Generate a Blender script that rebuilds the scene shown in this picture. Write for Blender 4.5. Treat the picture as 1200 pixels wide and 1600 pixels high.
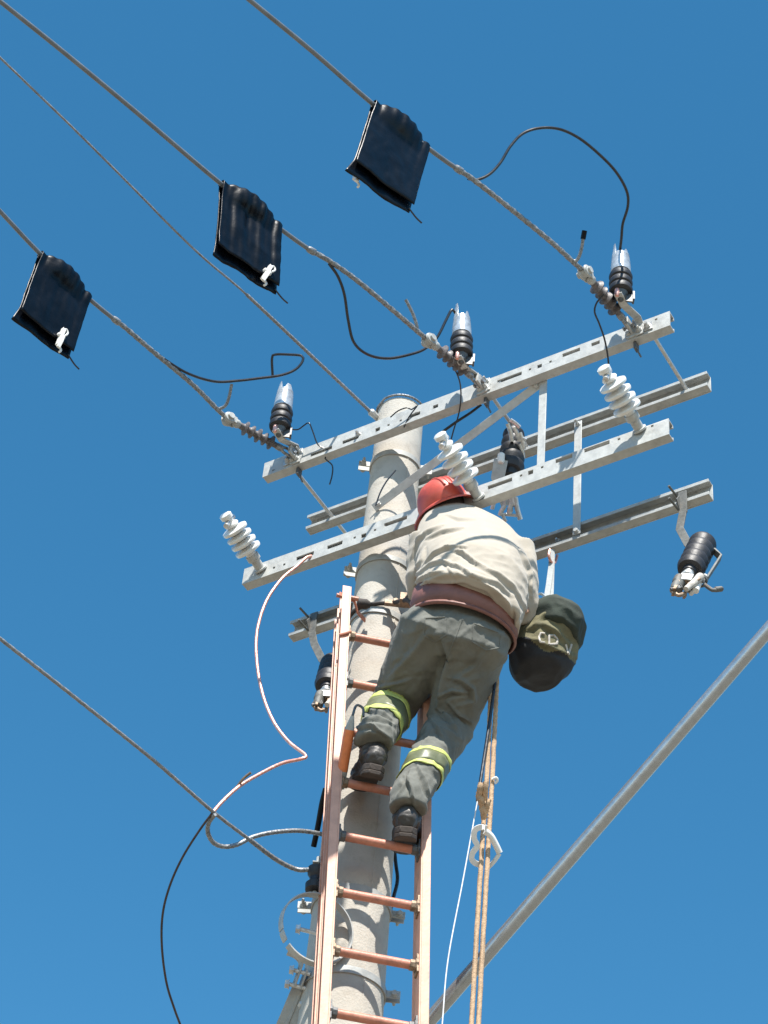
import bpy, bmesh, math, random
import numpy as np
from mathutils import Vector, Matrix, noise
from mathutils.bvhtree import BVHTree
R_ = math.radians
random.seed(7)
SC = bpy.context.scene
COL = SC.collection
for _o in list(bpy.data.objects):
    bpy.data.objects.remove(_o)

# ------------------------------------------------------------------ camera
PHI, PITCH, ROLL, FPX = 0.592623, 0.787367, -0.102234, 3486.54
ER = np.array([math.cos(PHI), math.sin(PHI), 0.0])        # horizontal, to the viewer's right
EF = np.array([-math.sin(PHI), math.cos(PHI), 0.0])       # horizontal, away from the viewer
EZ = np.array([0.0, 0.0, 1.0])
CAMP = np.array([3.8061, -5.7067, 1.6])
FW = EF * math.cos(PITCH) + EZ * math.sin(PITCH)
UP = -EF * math.sin(PITCH) + EZ * math.cos(PITCH)
CR = math.cos(ROLL) * ER - math.sin(ROLL) * UP
CU = math.sin(ROLL) * ER + math.cos(ROLL) * UP
cd = bpy.data.cameras.new('camera')
cam = bpy.data.objects.new('camera', cd)
COL.objects.link(cam)
cd.sensor_fit = 'VERTICAL'
cd.sensor_height = 24.0
cd.lens = FPX / 1600 * 24.0
cd.clip_start, cd.clip_end = 0.05, 6000
cam.matrix_world = Matrix([[CR[i], CU[i], -FW[i], CAMP[i]] for i in range(3)] + [[0, 0, 0, 1]])
SC.camera = cam

# ------------------------------------------------------------------ light
SUN = Vector((-0.68, 1.0, -1.74)).normalized()            # direction the light travels
w = bpy.data.worlds.new('World')
SC.world = w
w.use_nodes = True
nt = w.node_tree
bg = nt.nodes['Background']
sky = nt.nodes.new('ShaderNodeTexSky')
sky.sky_type = 'NISHITA'
sky.sun_disc = False
sky.sun_elevation = math.asin(-SUN.z)
sky.sun_rotation = math.atan2(-SUN.x, -SUN.y)
sky.altitude = 700
sky.air_density = 1.0
sky.dust_density = 0.3
sky.ozone_density = 2.0
hs = nt.nodes.new('ShaderNodeHueSaturation')
hs.inputs['Hue'].default_value = 0.484
hs.inputs['Saturation'].default_value = 1.3
nt.links.new(sky.outputs[0], hs.inputs['Color'])
nt.links.new(hs.outputs[0], bg.inputs['Color'])
bg.inputs['Strength'].default_value = 0.115
sd = bpy.data.lights.new('sun', 'SUN')
sun = bpy.data.objects.new('sun', sd)
COL.objects.link(sun)
sd.energy = 5.0
sd.angle = R_(0.53)
sd.color = (1.0, 0.955, 0.88)
sun.rotation_euler = SUN.to_track_quat('-Z', 'Y').to_euler()
sun.location = (8, -10, 24)
SC.view_settings.view_transform = 'Standard'
SC.view_settings.look = 'None'
SC.view_settings.gamma = 1
SC.view_settings.exposure = 0.85

# ------------------------------------------------------------------ points in the place
ZA = 8.776                       # underside of the upper arms
ZC = ZA - 0.657                  # underside of the lower arms
AH, AW, AT = 0.092, 0.045, 0.006
YF, YB = -0.207, 0.207           # outer faces of the front / rear arms


def ray(px, py):
    return FW * FPX + CR * (px - 600) + CU * (800 - py)


def Py(px, py, y):
    v = ray(px, py); return CAMP + v * ((y - CAMP[1]) / v[1])


def Pz(px, py, z):
    v = ray(px, py); return CAMP + v * ((z - CAMP[2]) / v[2])


def PD(px, py, de):              # de: metres in front of the pole axis, towards the viewer
    v = ray(px, py); n = -EF
    return CAMP + v * ((de - CAMP @ n) / (v @ n))


def PK(px, py, k):
    v = ray(px, py); return CAMP + v * (k / FPX)


def depth(P):
    return float((np.asarray(P) - CAMP) @ FW)


def ppm(P):
    return FPX / depth(P)


def pix(P):
    d = np.asarray(P) - CAMP; z = d @ FW
    return 600 + FPX * (d @ CR) / z, 800 - FPX * (d @ CU) / z


def along(px, P0, P1=None, bump=None):
    """points over a list of pixels whose distance runs evenly from that of P0 to that of P1"""
    k0 = depth(P0); k1 = depth(P1) if P1 is not None else k0
    L = [0]
    for a, b in zip(px[:-1], px[1:]):
        L.append(L[-1] + math.hypot(a[0] - b[0], a[1] - b[1]))
    out = []
    for p, l in zip(px, L):
        t = l / max(L[-1], 1e-6)
        k = k0 + (k1 - k0) * t + (bump * math.sin(math.pi * t) if bump else 0)
        out.append(PK(p[0], p[1], k))
    return out


# ------------------------------------------------------------------ materials
def mat(name, col, rough=0.6, metal=0.0, var=0.12, scale=18.0, bump=0.15, bscale=60.0, col2=None, spec=0.5, stains=None,
        stain_scale=4.0, stain_lo=0.55, stain_hi=0.75, coat=0.0, sheen=0.0, stretch=None, wave=None):
    m = bpy.data.materials.new(name); m.use_nodes = True
    T = m.node_tree; N = T.nodes; Lk = T.links
    b = N['Principled BSDF']
    tc = N.new('ShaderNodeTexCoord'); src = tc.outputs['Object']
    if stretch:
        mp = N.new('ShaderNodeMapping'); mp.inputs['Scale'].default_value = stretch
        Lk.new(src, mp.inputs['Vector']); src = mp.outputs['Vector']
    nz = N.new('ShaderNodeTexNoise'); nz.inputs['Scale'].default_value = scale
    nz.inputs['Detail'].default_value = 6; nz.inputs['Roughness'].default_value = 0.65
    Lk.new(src, nz.inputs['Vector'])
    cr = N.new('ShaderNodeValToRGB')
    c2 = col2 or tuple(min(1, c * (1 + 1.5 * var)) for c in col)
    c1 = tuple(c * (1 - 1.6 * var) for c in col)
    cr.color_ramp.elements[0].position = 0.3; cr.color_ramp.elements[1].position = 0.72
    cr.color_ramp.elements[0].color = (*c1, 1); cr.color_ramp.elements[1].color = (*c2, 1)
    Lk.new(nz.outputs['Fac'], cr.inputs['Fac'])
    out = cr.outputs['Color']
    if stains:
        n2 = N.new('ShaderNodeTexNoise'); n2.inputs['Scale'].default_value = stain_scale
        n2.inputs['Detail'].default_value = 8; n2.inputs['Roughness'].default_value = 0.7
        Lk.new(tc.outputs['Object'], n2.inputs['Vector'])
        mr = N.new('ShaderNodeMapRange'); mr.inputs[1].default_value = stain_lo; mr.inputs[2].default_value = stain_hi
        Lk.new(n2.outputs['Fac'], mr.inputs[0])
        mx = N.new('ShaderNodeMix'); mx.data_type = 'RGBA'
        mx.inputs[7].default_value = (*stains, 1)
        Lk.new(mr.outputs[0], mx.inputs[0]); Lk.new(out, mx.inputs[6]); out = mx.outputs[2]
    Lk.new(out, b.inputs['Base Color'])
    b.inputs['Metallic'].default_value = metal
    b.inputs['Specular IOR Level'].default_value = spec
    if coat: b.inputs['Coat Weight'].default_value = coat
    if sheen: b.inputs['Sheen Weight'].default_value = sheen
    rr = N.new('ShaderNodeMapRange'); rr.inputs[3].default_value = max(0.05, rough - 0.12); rr.inputs[4].default_value = min(1, rough + 0.12)
    Lk.new(nz.outputs['Fac'], rr.inputs[0]); Lk.new(rr.outputs[0], b.inputs['Roughness'])
    if bump:
        nb = N.new('ShaderNodeTexNoise'); nb.inputs['Scale'].default_value = bscale; nb.inputs['Detail'].default_value = 5
        Lk.new(src, nb.inputs['Vector'])
        bp = N.new('ShaderNodeBump'); bp.inputs['Strength'].default_value = bump; bp.inputs['Distance'].default_value = 0.01
        Lk.new(nb.outputs['Fac'], bp.inputs['Height']); Lk.new(bp.outputs['Normal'], b.inputs['Normal'])
    return m


M = {}
M['zinc'] = mat('galvanised_steel', (0.455, 0.46, 0.445), 0.55, 0.15, 0.10, 26, 0.06, 90, stains=(0.31, 0.305, 0.285), stain_scale=9)
M['zinc_old'] = mat('weathered_zinc', (0.38, 0.39, 0.38), 0.6, 0.1, 0.14, 22, 0.08, 80, stains=(0.31, 0.285, 0.24), stain_scale=11)
M['bolt'] = mat('bolt_steel', (0.55, 0.55, 0.54), 0.4, 0.5, 0.15, 60, 0.05, 200)
M['dark_steel'] = mat('dark_steel', (0.12, 0.12, 0.12), 0.5, 0.4, 0.2, 50, 0.1, 120)
M['concrete'] = mat('pole_concrete', (0.455, 0.424, 0.375), 0.92, 0, 0.08, 7, 0.26, 130, stains=(0.335, 0.305, 0.26), stain_scale=15, stain_lo=0.54, stain_hi=0.76)
M['dark_copper'] = mat('dark_copper_wire', (0.055, 0.038, 0.034), 0.4, 0.2, 0.2, 40, 0.05)
M['porcelain'] = mat('white_porcelain', (0.74, 0.74, 0.72), 0.2, 0, 0.05, 12, 0.0, coat=0.3, stains=(0.58, 0.56, 0.52), stain_scale=14)
M['polymer'] = mat('charcoal_polymer', (0.020, 0.019, 0.022), 0.5, 0, 0.2, 30, 0.1, 100)
M['iron_shaded'] = mat('dull_and_shaded_iron', (0.13, 0.132, 0.125), 0.65, 0.2, 0.25, 30, 0.12, 90, stains=(0.12, 0.08, 0.055), stain_scale=16)  # dark contact parts, and brackets with the arm's shade put into the colour
M['brown_polymer'] = mat('grey_brown_polymer', (0.115, 0.10, 0.10), 0.5, 0, 0.3, 60, 0.15, 90)
M['cap'] = mat('silvery_cap', (0.58, 0.585, 0.58), 0.22, 0.55, 0.22, 40, 0.10, 50)
M['rubber'] = mat('black_rubber', (0.002, 0.003, 0.0055), 0.34, 0, 0.3, 12, 0.10, 40, spec=0.2)
M['white_plastic'] = mat('white_plastic', (0.76, 0.75, 0.72), 0.35, 0, 0.05, 30, 0.03)
M['alu'] = mat('aluminium_strand', (0.25, 0.26, 0.27), 0.42, 0.4, 0.35, 90, 0.2, 150)
M['strand'] = mat('dull_steel_strand', (0.24, 0.245, 0.255), 0.5, 0.35, 0.25, 80, 0.2, 150)
M['cover_cable'] = mat('grey_covered_cable', (0.15, 0.165, 0.185), 0.3, 0, 0.15, 15, 0.04, coat=0.3)
M['cable'] = mat('black_cable', (0.018, 0.020, 0.026), 0.3, 0, 0.2, 40, 0.04)
M['copper'] = mat('copper_wire', (0.80, 0.40, 0.32), 0.35, 0.55, 0.18, 60, 0.12, 120)
M['rail'] = mat('salmon_fibreglass', (0.62, 0.325, 0.225), 0.45, 0, 0.10, 14, 0.06, 70, stains=(0.40, 0.20, 0.14), stain_scale=12, stain_lo=0.54, stain_hi=0.78)
M['rung'] = mat('orange_rung', (0.50, 0.20, 0.13), 0.45, 0, 0.16, 22, 0.1, 120, stains=(0.22, 0.10, 0.07), stain_scale=20, stain_lo=0.55, stain_hi=0.75)
M['orange'] = mat('orange_tube', (0.68, 0.20, 0.07), 0.4, 0, 0.12, 20, 0.06)
M['rope'] = mat('tan_rope', (0.46, 0.31, 0.19), 0.85, 0, 0.2, 70, 0.3, 220)
M['string'] = mat('pale_string', (0.62, 0.63, 0.64), 0.7, 0, 0.1, 60, 0.1)
M['shirt'] = mat('beige_cotton', (0.405, 0.36, 0.30), 0.9, 0, 0.05, 10, 0.12, 260, sheen=0.2, spec=0.2, stains=(0.43, 0.37, 0.29), stain_scale=7)
M['trousers'] = mat('grey_green_twill', (0.150, 0.150, 0.132), 0.88, 0, 0.14, 9, 0.14, 240, sheen=0.1, spec=0.25, stains=(0.108, 0.106, 0.092), stain_scale=8)
M['belt'] = mat('maroon_leather', (0.20, 0.085, 0.07), 0.5, 0, 0.16, 16, 0.12, 80)
M['lime'] = mat('lime_reflective_tape', (0.46, 0.50, 0.14), 0.55, 0, 0.12, 40, 0.08)
M['tape_mid'] = mat('olive_reflective_tape', (0.13, 0.14, 0.075), 0.45, 0, 0.08, 40, 0.08)
M['boot'] = mat('black_worn_leather', (0.05, 0.043, 0.038), 0.5, 0, 0.35, 24, 0.3, 60, stains=(0.11, 0.095, 0.08), stain_scale=18)
M['sole'] = mat('brown_rubber_sole', (0.060, 0.045, 0.037), 0.8, 0, 0.2, 30, 0.2)
M['helmet'] = mat('red_hard_hat', (0.56, 0.085, 0.055), 0.42, 0, 0.10, 12, 0.04, coat=0.15, stains=(0.42, 0.08, 0.055), stain_scale=14)
M['skin'] = mat('tanned_skin', (0.42, 0.25, 0.17), 0.55, 0, 0.08, 30, 0.1, 120)
M['hair'] = mat('dark_hair', (0.03, 0.024, 0.02), 0.6, 0, 0.2, 80, 0.3, 150)
M['glove'] = mat('grey_glove', (0.36, 0.30, 0.24), 0.8, 0, 0.12, 30, 0.2)
M['strap'] = mat('dark_webbing', (0.05, 0.043, 0.04), 0.8, 0, 0.2, 60, 0.2, 200)
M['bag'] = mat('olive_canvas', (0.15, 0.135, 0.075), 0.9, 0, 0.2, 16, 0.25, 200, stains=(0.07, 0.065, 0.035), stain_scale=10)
M['bag_shade'] = mat('shaded_bag_canvas', (0.020, 0.021, 0.025), 0.8, 0, 0.25, 14, 0.15, 120)  # the bag's olive cloth with the shade of its bottom painted in
M['flap_shade'] = mat('shaded_flap_canvas', (0.035, 0.045, 0.035), 0.9, 0, 0.2, 14, 0.15, 160)  # flap cloth with its shade painted in as a darker green
M['ink'] = mat('white_print', (0.50, 0.46, 0.41), 0.85, 0, 0.25, 40, 0.05)
M['grey_webbing'] = mat('pale_grey_webbing', (0.32, 0.34, 0.345), 0.75, 0, 0.12, 60, 0.2, 150)
M['pipe'] = mat('galvanised_pipe', (0.40, 0.415, 0.43), 0.28, 0.75, 0.06, 40, 0.04, 60)
M['rust'] = mat('rusty_brass', (0.27, 0.19, 0.13), 0.55, 0.4, 0.35, 50, 0.2, 90)
M['earth'] = mat('dry_earth', (0.20, 0.17, 0.125), 0.95, 0, 0.25, 0.5, 0.4, 8, stains=(0.07, 0.09, 0.035), stain_scale=0.25)


# ------------------------------------------------------------------ mesh helpers
def nrm(v):
    v = np.asarray(v, float); return v / np.linalg.norm(v)


def catmull(pts, step):
    P = [np.asarray(p, float) for p in pts]
    if len(P) < 3:
        n = max(2, int(np.linalg.norm(P[1] - P[0]) / step) + 1)
        return [P[0] + (P[1] - P[0]) * i / (n - 1) for i in range(n)]
    P = [2 * P[0] - P[1]] + P + [2 * P[-1] - P[-2]]
    out = []
    for i in range(1, len(P) - 2):
        p0, p1, p2, p3 = P[i - 1:i + 3]
        n = max(2, int(np.linalg.norm(p2 - p1) / step) + 1)
        for j in range(n):
            t = j / n
            out.append(0.5 * ((2 * p1) + (-p0 + p2) * t + (2 * p0 - 5 * p1 + 4 * p2 - p3) * t * t + (-p0 + 3 * p1 - 3 * p2 + p3) * t ** 3))
    out.append(P[-2])
    return out


def perp(t, hint=None):
    t = nrm(t)
    h = np.array([0, 0, 1.0]) if hint is None else np.asarray(hint, float)
    if abs(nrm(h) @ t) > 0.95:
        h = np.array([1.0, 0, 0]) if abs(t[0]) < 0.9 else np.array([0, 1.0, 0])
    u = nrm(h - t * (h @ t))
    return u, np.cross(t, u)


class MB:
    def __init__(s):
        s.v = []; s.f = []; s.mi = []; s.cur = 0

    def add(s, V, F):
        o = len(s.v); s.v += [tuple(map(float, p)) for p in V]
        s.f += [tuple(i + o for i in f) for f in F]; s.mi += [s.cur] * len(F)
        return s

    def box(s, c, ax, ay, az):
        c, ax, ay, az = [np.asarray(q, float) for q in (c, ax, ay, az)]
        V = [c + ax * i / 2 + ay * j / 2 + az * k / 2 for i in (-1, 1) for j in (-1, 1) for k in (-1, 1)]
        return s.add(V, [(0, 1, 3, 2), (4, 6, 7, 5), (0, 4, 5, 1), (2, 3, 7, 6), (0, 2, 6, 4), (1, 5, 7, 3)])

    def tube(s, pts, r, n=10, step=None, strands=None, caps=True):
        P = catmull(pts, step) if step else [np.asarray(p, float) for p in pts]
        T = [nrm(P[min(i + 1, len(P) - 1)] - P[max(i - 1, 0)]) for i in range(len(P))]
        u, vv = perp(T[0]); V = []; L = 0
        for i, p in enumerate(P):
            if i:
                L += np.linalg.norm(p - P[i - 1])
                u = u - T[i] * (u @ T[i]); u = nrm(u)
            vv = np.cross(T[i], u)
            ri = r(i / (len(P) - 1)) if callable(r) else r
            for k in range(n):
                a = 2 * math.pi * k / n; q = ri
                if strands:
                    q = ri * (1 - strands[1] + strands[1] * abs(math.cos(strands[0] / 2 * (a + 2 * math.pi * L / strands[2]))))
                V.append(p + u * math.cos(a) * q + vv * math.sin(a) * q)
        F = []
        for i in range(len(P) - 1):
            for k in range(n):
                k2 = (k + 1) % n
                F.append((i * n + k, i * n + k2, (i + 1) * n + k2, (i + 1) * n + k))
        if caps:
            F.append(tuple(range(n - 1, -1, -1))); o = (len(P) - 1) * n; F.append(tuple(range(o, o + n)))
        return s.add(V, F)

    def lathe(s, p0, axis, prof, n=24, hint=None, sx=1.0, sy=1.0, caps=True):
        t = nrm(axis); u, v = perp(t, hint); p0 = np.asarray(p0, float); V = []; F = []
        for (h, r) in prof:
            for k in range(n):
                a = 2 * math.pi * k / n
                V.append(p0 + t * h + u * math.cos(a) * r * sx + v * math.sin(a) * r * sy)
        for i in range(len(prof) - 1):
            for k in range(n):
                k2 = (k + 1) % n
                F.append((i * n + k, i * n + k2, (i + 1) * n + k2, (i + 1) * n + k))
        if caps:
            F.append(tuple(range(n - 1, -1, -1))); o = (len(prof) - 1) * n; F.append(tuple(range(o, o + n)))
        return s.add(V, F)

    def prism(s, poly, ext):
        n = len(poly); e = np.asarray(ext, float)
        V = [np.asarray(p, float) for p in poly] + [np.asarray(p, float) + e for p in poly]
        F = [tuple(range(n - 1, -1, -1)), tuple(range(n, 2 * n))]
        F += [(i, (i + 1) % n, n + (i + 1) % n, n + i) for i in range(n)]
        return s.add(V, F)

    def band(s, c, axis, Rr, wdt, th, a0=0, a1=360, n=40, hint=None):
        """flat strap bent round a circle: wdt along axis, th radially"""
        t = nrm(axis); u, v = perp(t, hint); c = np.asarray(c, float); full = abs(a1 - a0) >= 359.9
        m = n if full else n + 1; V = []; F = []
        for k in range(m):
            a = R_(a0 + (a1 - a0) * k / n); d = u * math.cos(a) + v * math.sin(a)
            for (rr, hh) in ((Rr, -wdt / 2), (Rr + th, -wdt / 2), (Rr + th, wdt / 2), (Rr, wdt / 2)):
                V.append(c + d * rr + t * hh)
        for k in range(m if full else m - 1):
            k2 = (k + 1) % m
            for j in range(4):
                j2 = (j + 1) % 4
                F.append((k * 4 + j, k2 * 4 + j, k2 * 4 + j2, k * 4 + j2))
        if not full:
            F.append((0, 1, 2, 3)); o = (m - 1) * 4; F.append((o + 3, o + 2, o + 1, o))
        return s.add(V, F)

    def bar(s, pts, wd, th, wdir):
        """flat bar along pts, wd wide along wdir"""
        P = [np.asarray(p, float) for p in pts]; V = []; F = []
        for i, p in enumerate(P):
            t = nrm(P[min(i + 1, len(P) - 1)] - P[max(i - 1, 0)])
            u = np.asarray(wdir, float); u = nrm(u - t * (u @ t)); q = np.cross(t, u)
            for (a, b) in ((-1, -1), (1, -1), (1, 1), (-1, 1)):
                V.append(p + u * a * wd / 2 + q * b * th / 2)
        for i in range(len(P) - 1):
            for j in range(4):
                j2 = (j + 1) % 4
                F.append((i * 4 + j, i * 4 + j2, (i + 1) * 4 + j2, (i + 1) * 4 + j))
        F.append((3, 2, 1, 0)); o = (len(P) - 1) * 4; F.append((o, o + 1, o + 2, o + 3))
        return s.add(V, F)

    def bolt(s, p, axis, r=0.011, h=0.012, shank=0.0):
        p = np.asarray(p, float); t = nrm(axis)
        s.lathe(p, t, [(0, r * 1.25), (0.0025, r * 1.25), (0.0026, r), (h, r * 0.96)], n=6)
        if shank:
            s.lathe(p, t, [(h, r * 0.55), (h + shank, r * 0.5)], n=8)
        return s

    def loft(s, rings, n=28, caps=True):
        """rings: (centre, u half-axis vector, v half-axis vector)"""
        V = []; F = []
        for (c, u, v) in rings:
            for k in range(n):
                a = 2 * math.pi * k / n; V.append(np.asarray(c) + np.asarray(u) * math.cos(a) + np.asarray(v) * math.sin(a))
        m = len(rings)
        for i in range(m - 1):
            for k in range(n):
                k2 = (k + 1) % n
                F.append((i * n + k, i * n + k2, (i + 1) * n + k2, (i + 1) * n + k))
        if caps:
            F.append(tuple(range(n - 1, -1, -1))); F.append(tuple(range((m - 1) * n, m * n)))
        return s.add(V, F)

    def ball(s, c, r, n=16, m=10, scale=(1, 1, 1)):
        prof = [(-r * math.cos(math.pi * i / m) * scale[2], max(1e-4, r * math.sin(math.pi * i / m))) for i in range(m + 1)]
        return s.lathe(c, (0, 0, 1), prof, n=n, sx=scale[0], sy=scale[1])


def finish(me, sharp=35):
    bm = bmesh.new(); bm.from_mesh(me)
    bmesh.ops.recalc_face_normals(bm, faces=bm.faces)
    bm.to_mesh(me); bm.free()
    for p in me.polygons: p.use_smooth = True
    me.set_sharp_from_angle(angle=R_(sharp))


def origin_of(o):
    p = np.zeros(3)
    while o is not None:
        p = p + np.array(o.location); o = o.parent
    return p


def build(mb, name, m, parent=None, base=None, bevel=0.0, sharp=35, label=None):
    """link an MB (or a ready mesh) as ONE object; base gives a top-level mesh its origin"""
    mats = m if isinstance(m, (list, tuple)) else [m]
    org = origin_of(parent) if parent else (np.asarray(base, float) if base is not None else np.zeros(3))
    if isinstance(mb, MB):
        me = bpy.data.meshes.new(name)
        me.from_pydata([tuple(np.array(p) - org) for p in mb.v], [], mb.f)
        finish(me, sharp)
        if len(mats) > 1:
            me.polygons.foreach_set('material_index', mb.mi)
    else:
        me = mb; me.name = name
        co = np.empty(len(me.vertices) * 3); me.vertices.foreach_get('co', co)
        co = (co.reshape(-1, 3) - org).ravel(); me.vertices.foreach_set('co', co)
        for p in me.polygons: p.use_smooth = True
        me.update()
    for q in mats: me.materials.append(M[q])
    o = bpy.data.objects.new(name, me); COL.objects.link(o)
    if parent: o.parent = parent
    else: o.location = org
    if bevel:
        bv = o.modifiers.new('bevel', 'BEVEL'); bv.width = bevel; bv.segments = 2; bv.limit_method = 'ANGLE'; bv.angle_limit = R_(40)
    if label: o['label'] = label
    return o


def tag(o, label, cat, group=None, kind=None):
    o['label'] = label; o['category'] = cat
    if group: o['group'] = group
    if kind: o['kind'] = kind
    return o


def thing(name, base, label, cat, group=None):
    o = bpy.data.objects.new(name, None); COL.objects.link(o)
    o.empty_display_size = 0.1
    o.location = tuple(map(float, base))
    return tag(o, label, cat, group)


def fuse(mb, voxel=0.007, smooth=4):
    me = bpy.data.meshes.new('tmp'); me.from_pydata(mb.v, [], mb.f)
    bm = bmesh.new(); bm.from_mesh(me); bmesh.ops.recalc_face_normals(bm, faces=bm.faces)
    bmesh.ops.triangulate(bm, faces=[f for f in bm.faces if len(f.verts) > 4]); bm.to_mesh(me); bm.free()
    o = bpy.data.objects.new('tmp', me); COL.objects.link(o)
    rm = o.modifiers.new('r', 'REMESH'); rm.mode = 'VOXEL'; rm.voxel_size = voxel
    sm = o.modifiers.new('s', 'SMOOTH'); sm.factor = 0.5; sm.iterations = smooth
    dg = bpy.context.evaluated_depsgraph_get(); dg.update()
    out = bpy.data.meshes.new_from_object(o.evaluated_get(dg))
    bpy.data.objects.remove(o); bpy.data.meshes.remove(me)
    return out


def displace(me, fn):
    n = len(me.vertices)
    co = np.empty(n * 3); me.vertices.foreach_get('co', co); co = co.reshape(-1, 3)
    no = np.array([v.normal for v in me.vertices])
    co2 = co + no * fn(co, no)[:, None]
    me.vertices.foreach_set('co', co2.ravel()); me.update()


# ------------------------------------------------------------------ ground
g = MB(); S = 3000.0
g.add([(-S, -S, 0), (S, -S, 0), (S, S, 0), (-S, S, 0)], [(0, 1, 2, 3)])
gr = build(g, 'ground', 'earth')
tag(gr, 'dry earth ground below the pole', 'ground', kind='structure')

# ------------------------------------------------------------------ concrete pole
RT = 0.106


def prad(z):
    return RT - 0.0150 * (z - ZA - 0.1) if z < ZA + 0.1 else RT - 0.006 * (z - ZA - 0.1)


ZTOP = PD(630, 621, 0.1)[2]
pole = thing('utility_pole', (0, 0, 0), 'tapered round concrete pole carrying the steel cross arms', 'utility pole')
mb = MB(); prof = []
nz = 60
for i in range(nz + 1):
    z = -0.6 + (ZTOP + 0.6) * i / nz
    prof.append((z, prad(z)))
prof[-1] = (ZTOP - 0.006, prad(ZTOP)); prof.append((ZTOP, prad(ZTOP) - 0.008))
mb.lathe((0, 0, 0), (0, 0, 1), prof, n=72)
build(mb, 'shaft', 'concrete', pole)


mb = MB()
for a in (62, 242):
    d = ER * math.cos(R_(a)) - EF * math.sin(R_(a))
    mb.tube([d * (prad(z) - .0012) + EZ * z for z in np.linspace(0.0, ZTOP - .01, 40)], .0035, n=6)
    build(mb, 'mould_seam', 'concrete', pole); mb = MB()


def pole_band(z, lug=None, wd=0.04, lug_angles=(150, -20), m='zinc', gap=0.0, tilt=0.0):
    mb = MB(); r = prad(z) + 0.001 + gap
    ax = EZ + ER * tilt
    mb.band((0, 0, z), ax, r, wd, 0.006, n=56)
    for a in lug_angles:
        d = ER * math.cos(R_(a)) - EF * math.sin(R_(a)); t = np.cross(EZ, d)
        for k in (-1, 1):
            mb.box(d * (r + 0.03) + EZ * z + t * k * 0.014, d * 0.05, t * 0.006, EZ * wd)
        mb.bolt(d * (r + 0.034) + EZ * z + t * 0.018, t, 0.012, 0.013, 0.02)
        mb.bolt(d * (r + 0.034) + EZ * z - t * 0.018, -t, 0.012, 0.013, 0.0)
    return build(mb, 'clamp_band', m, pole, bevel=0.001)


zb = PD(605, 700, 0.1)[2]
pole_band(ZA - 0.02, lug_angles=(178, 8), wd=0.028, m='zinc_old')
pole_band(ZC - 0.02, lug_angles=(176, 6), wd=0.028, m='zinc_old')
pole_band(PD(600, 955, 0.12)[2] + 0.0, lug_angles=(), wd=0.03, m='zinc_old', tilt=0.10)
pole_band(PD(545, 1392, 0.12)[2], lug_angles=(184, -4), wd=0.03, m='zinc_old')
pole_band(PD(545, 1520, 0.13)[2], lug_angles=(2,), wd=0.03, m='zinc_old')
# wire loop round the top of the pole, held off on the side of the guy
mb = MB(); cl = PD(585, 650, 0.02)
pts = []
for a in range(-70, 205, 8):
    d = ER * math.cos(R_(a)) - EF * math.sin(R_(a)); pts.append(d * (prad(ZTOP) + 0.006) + EZ * (ZTOP + 0.004 - 0.01 * (a > 140)))
pts = [cl] + pts[::-1]
mb.tube(pts, 0.006, n=10, step=0.012, strands=(5, 0.2, 0.06))
build(mb, 'wire_loop', 'alu', pole)


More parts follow.
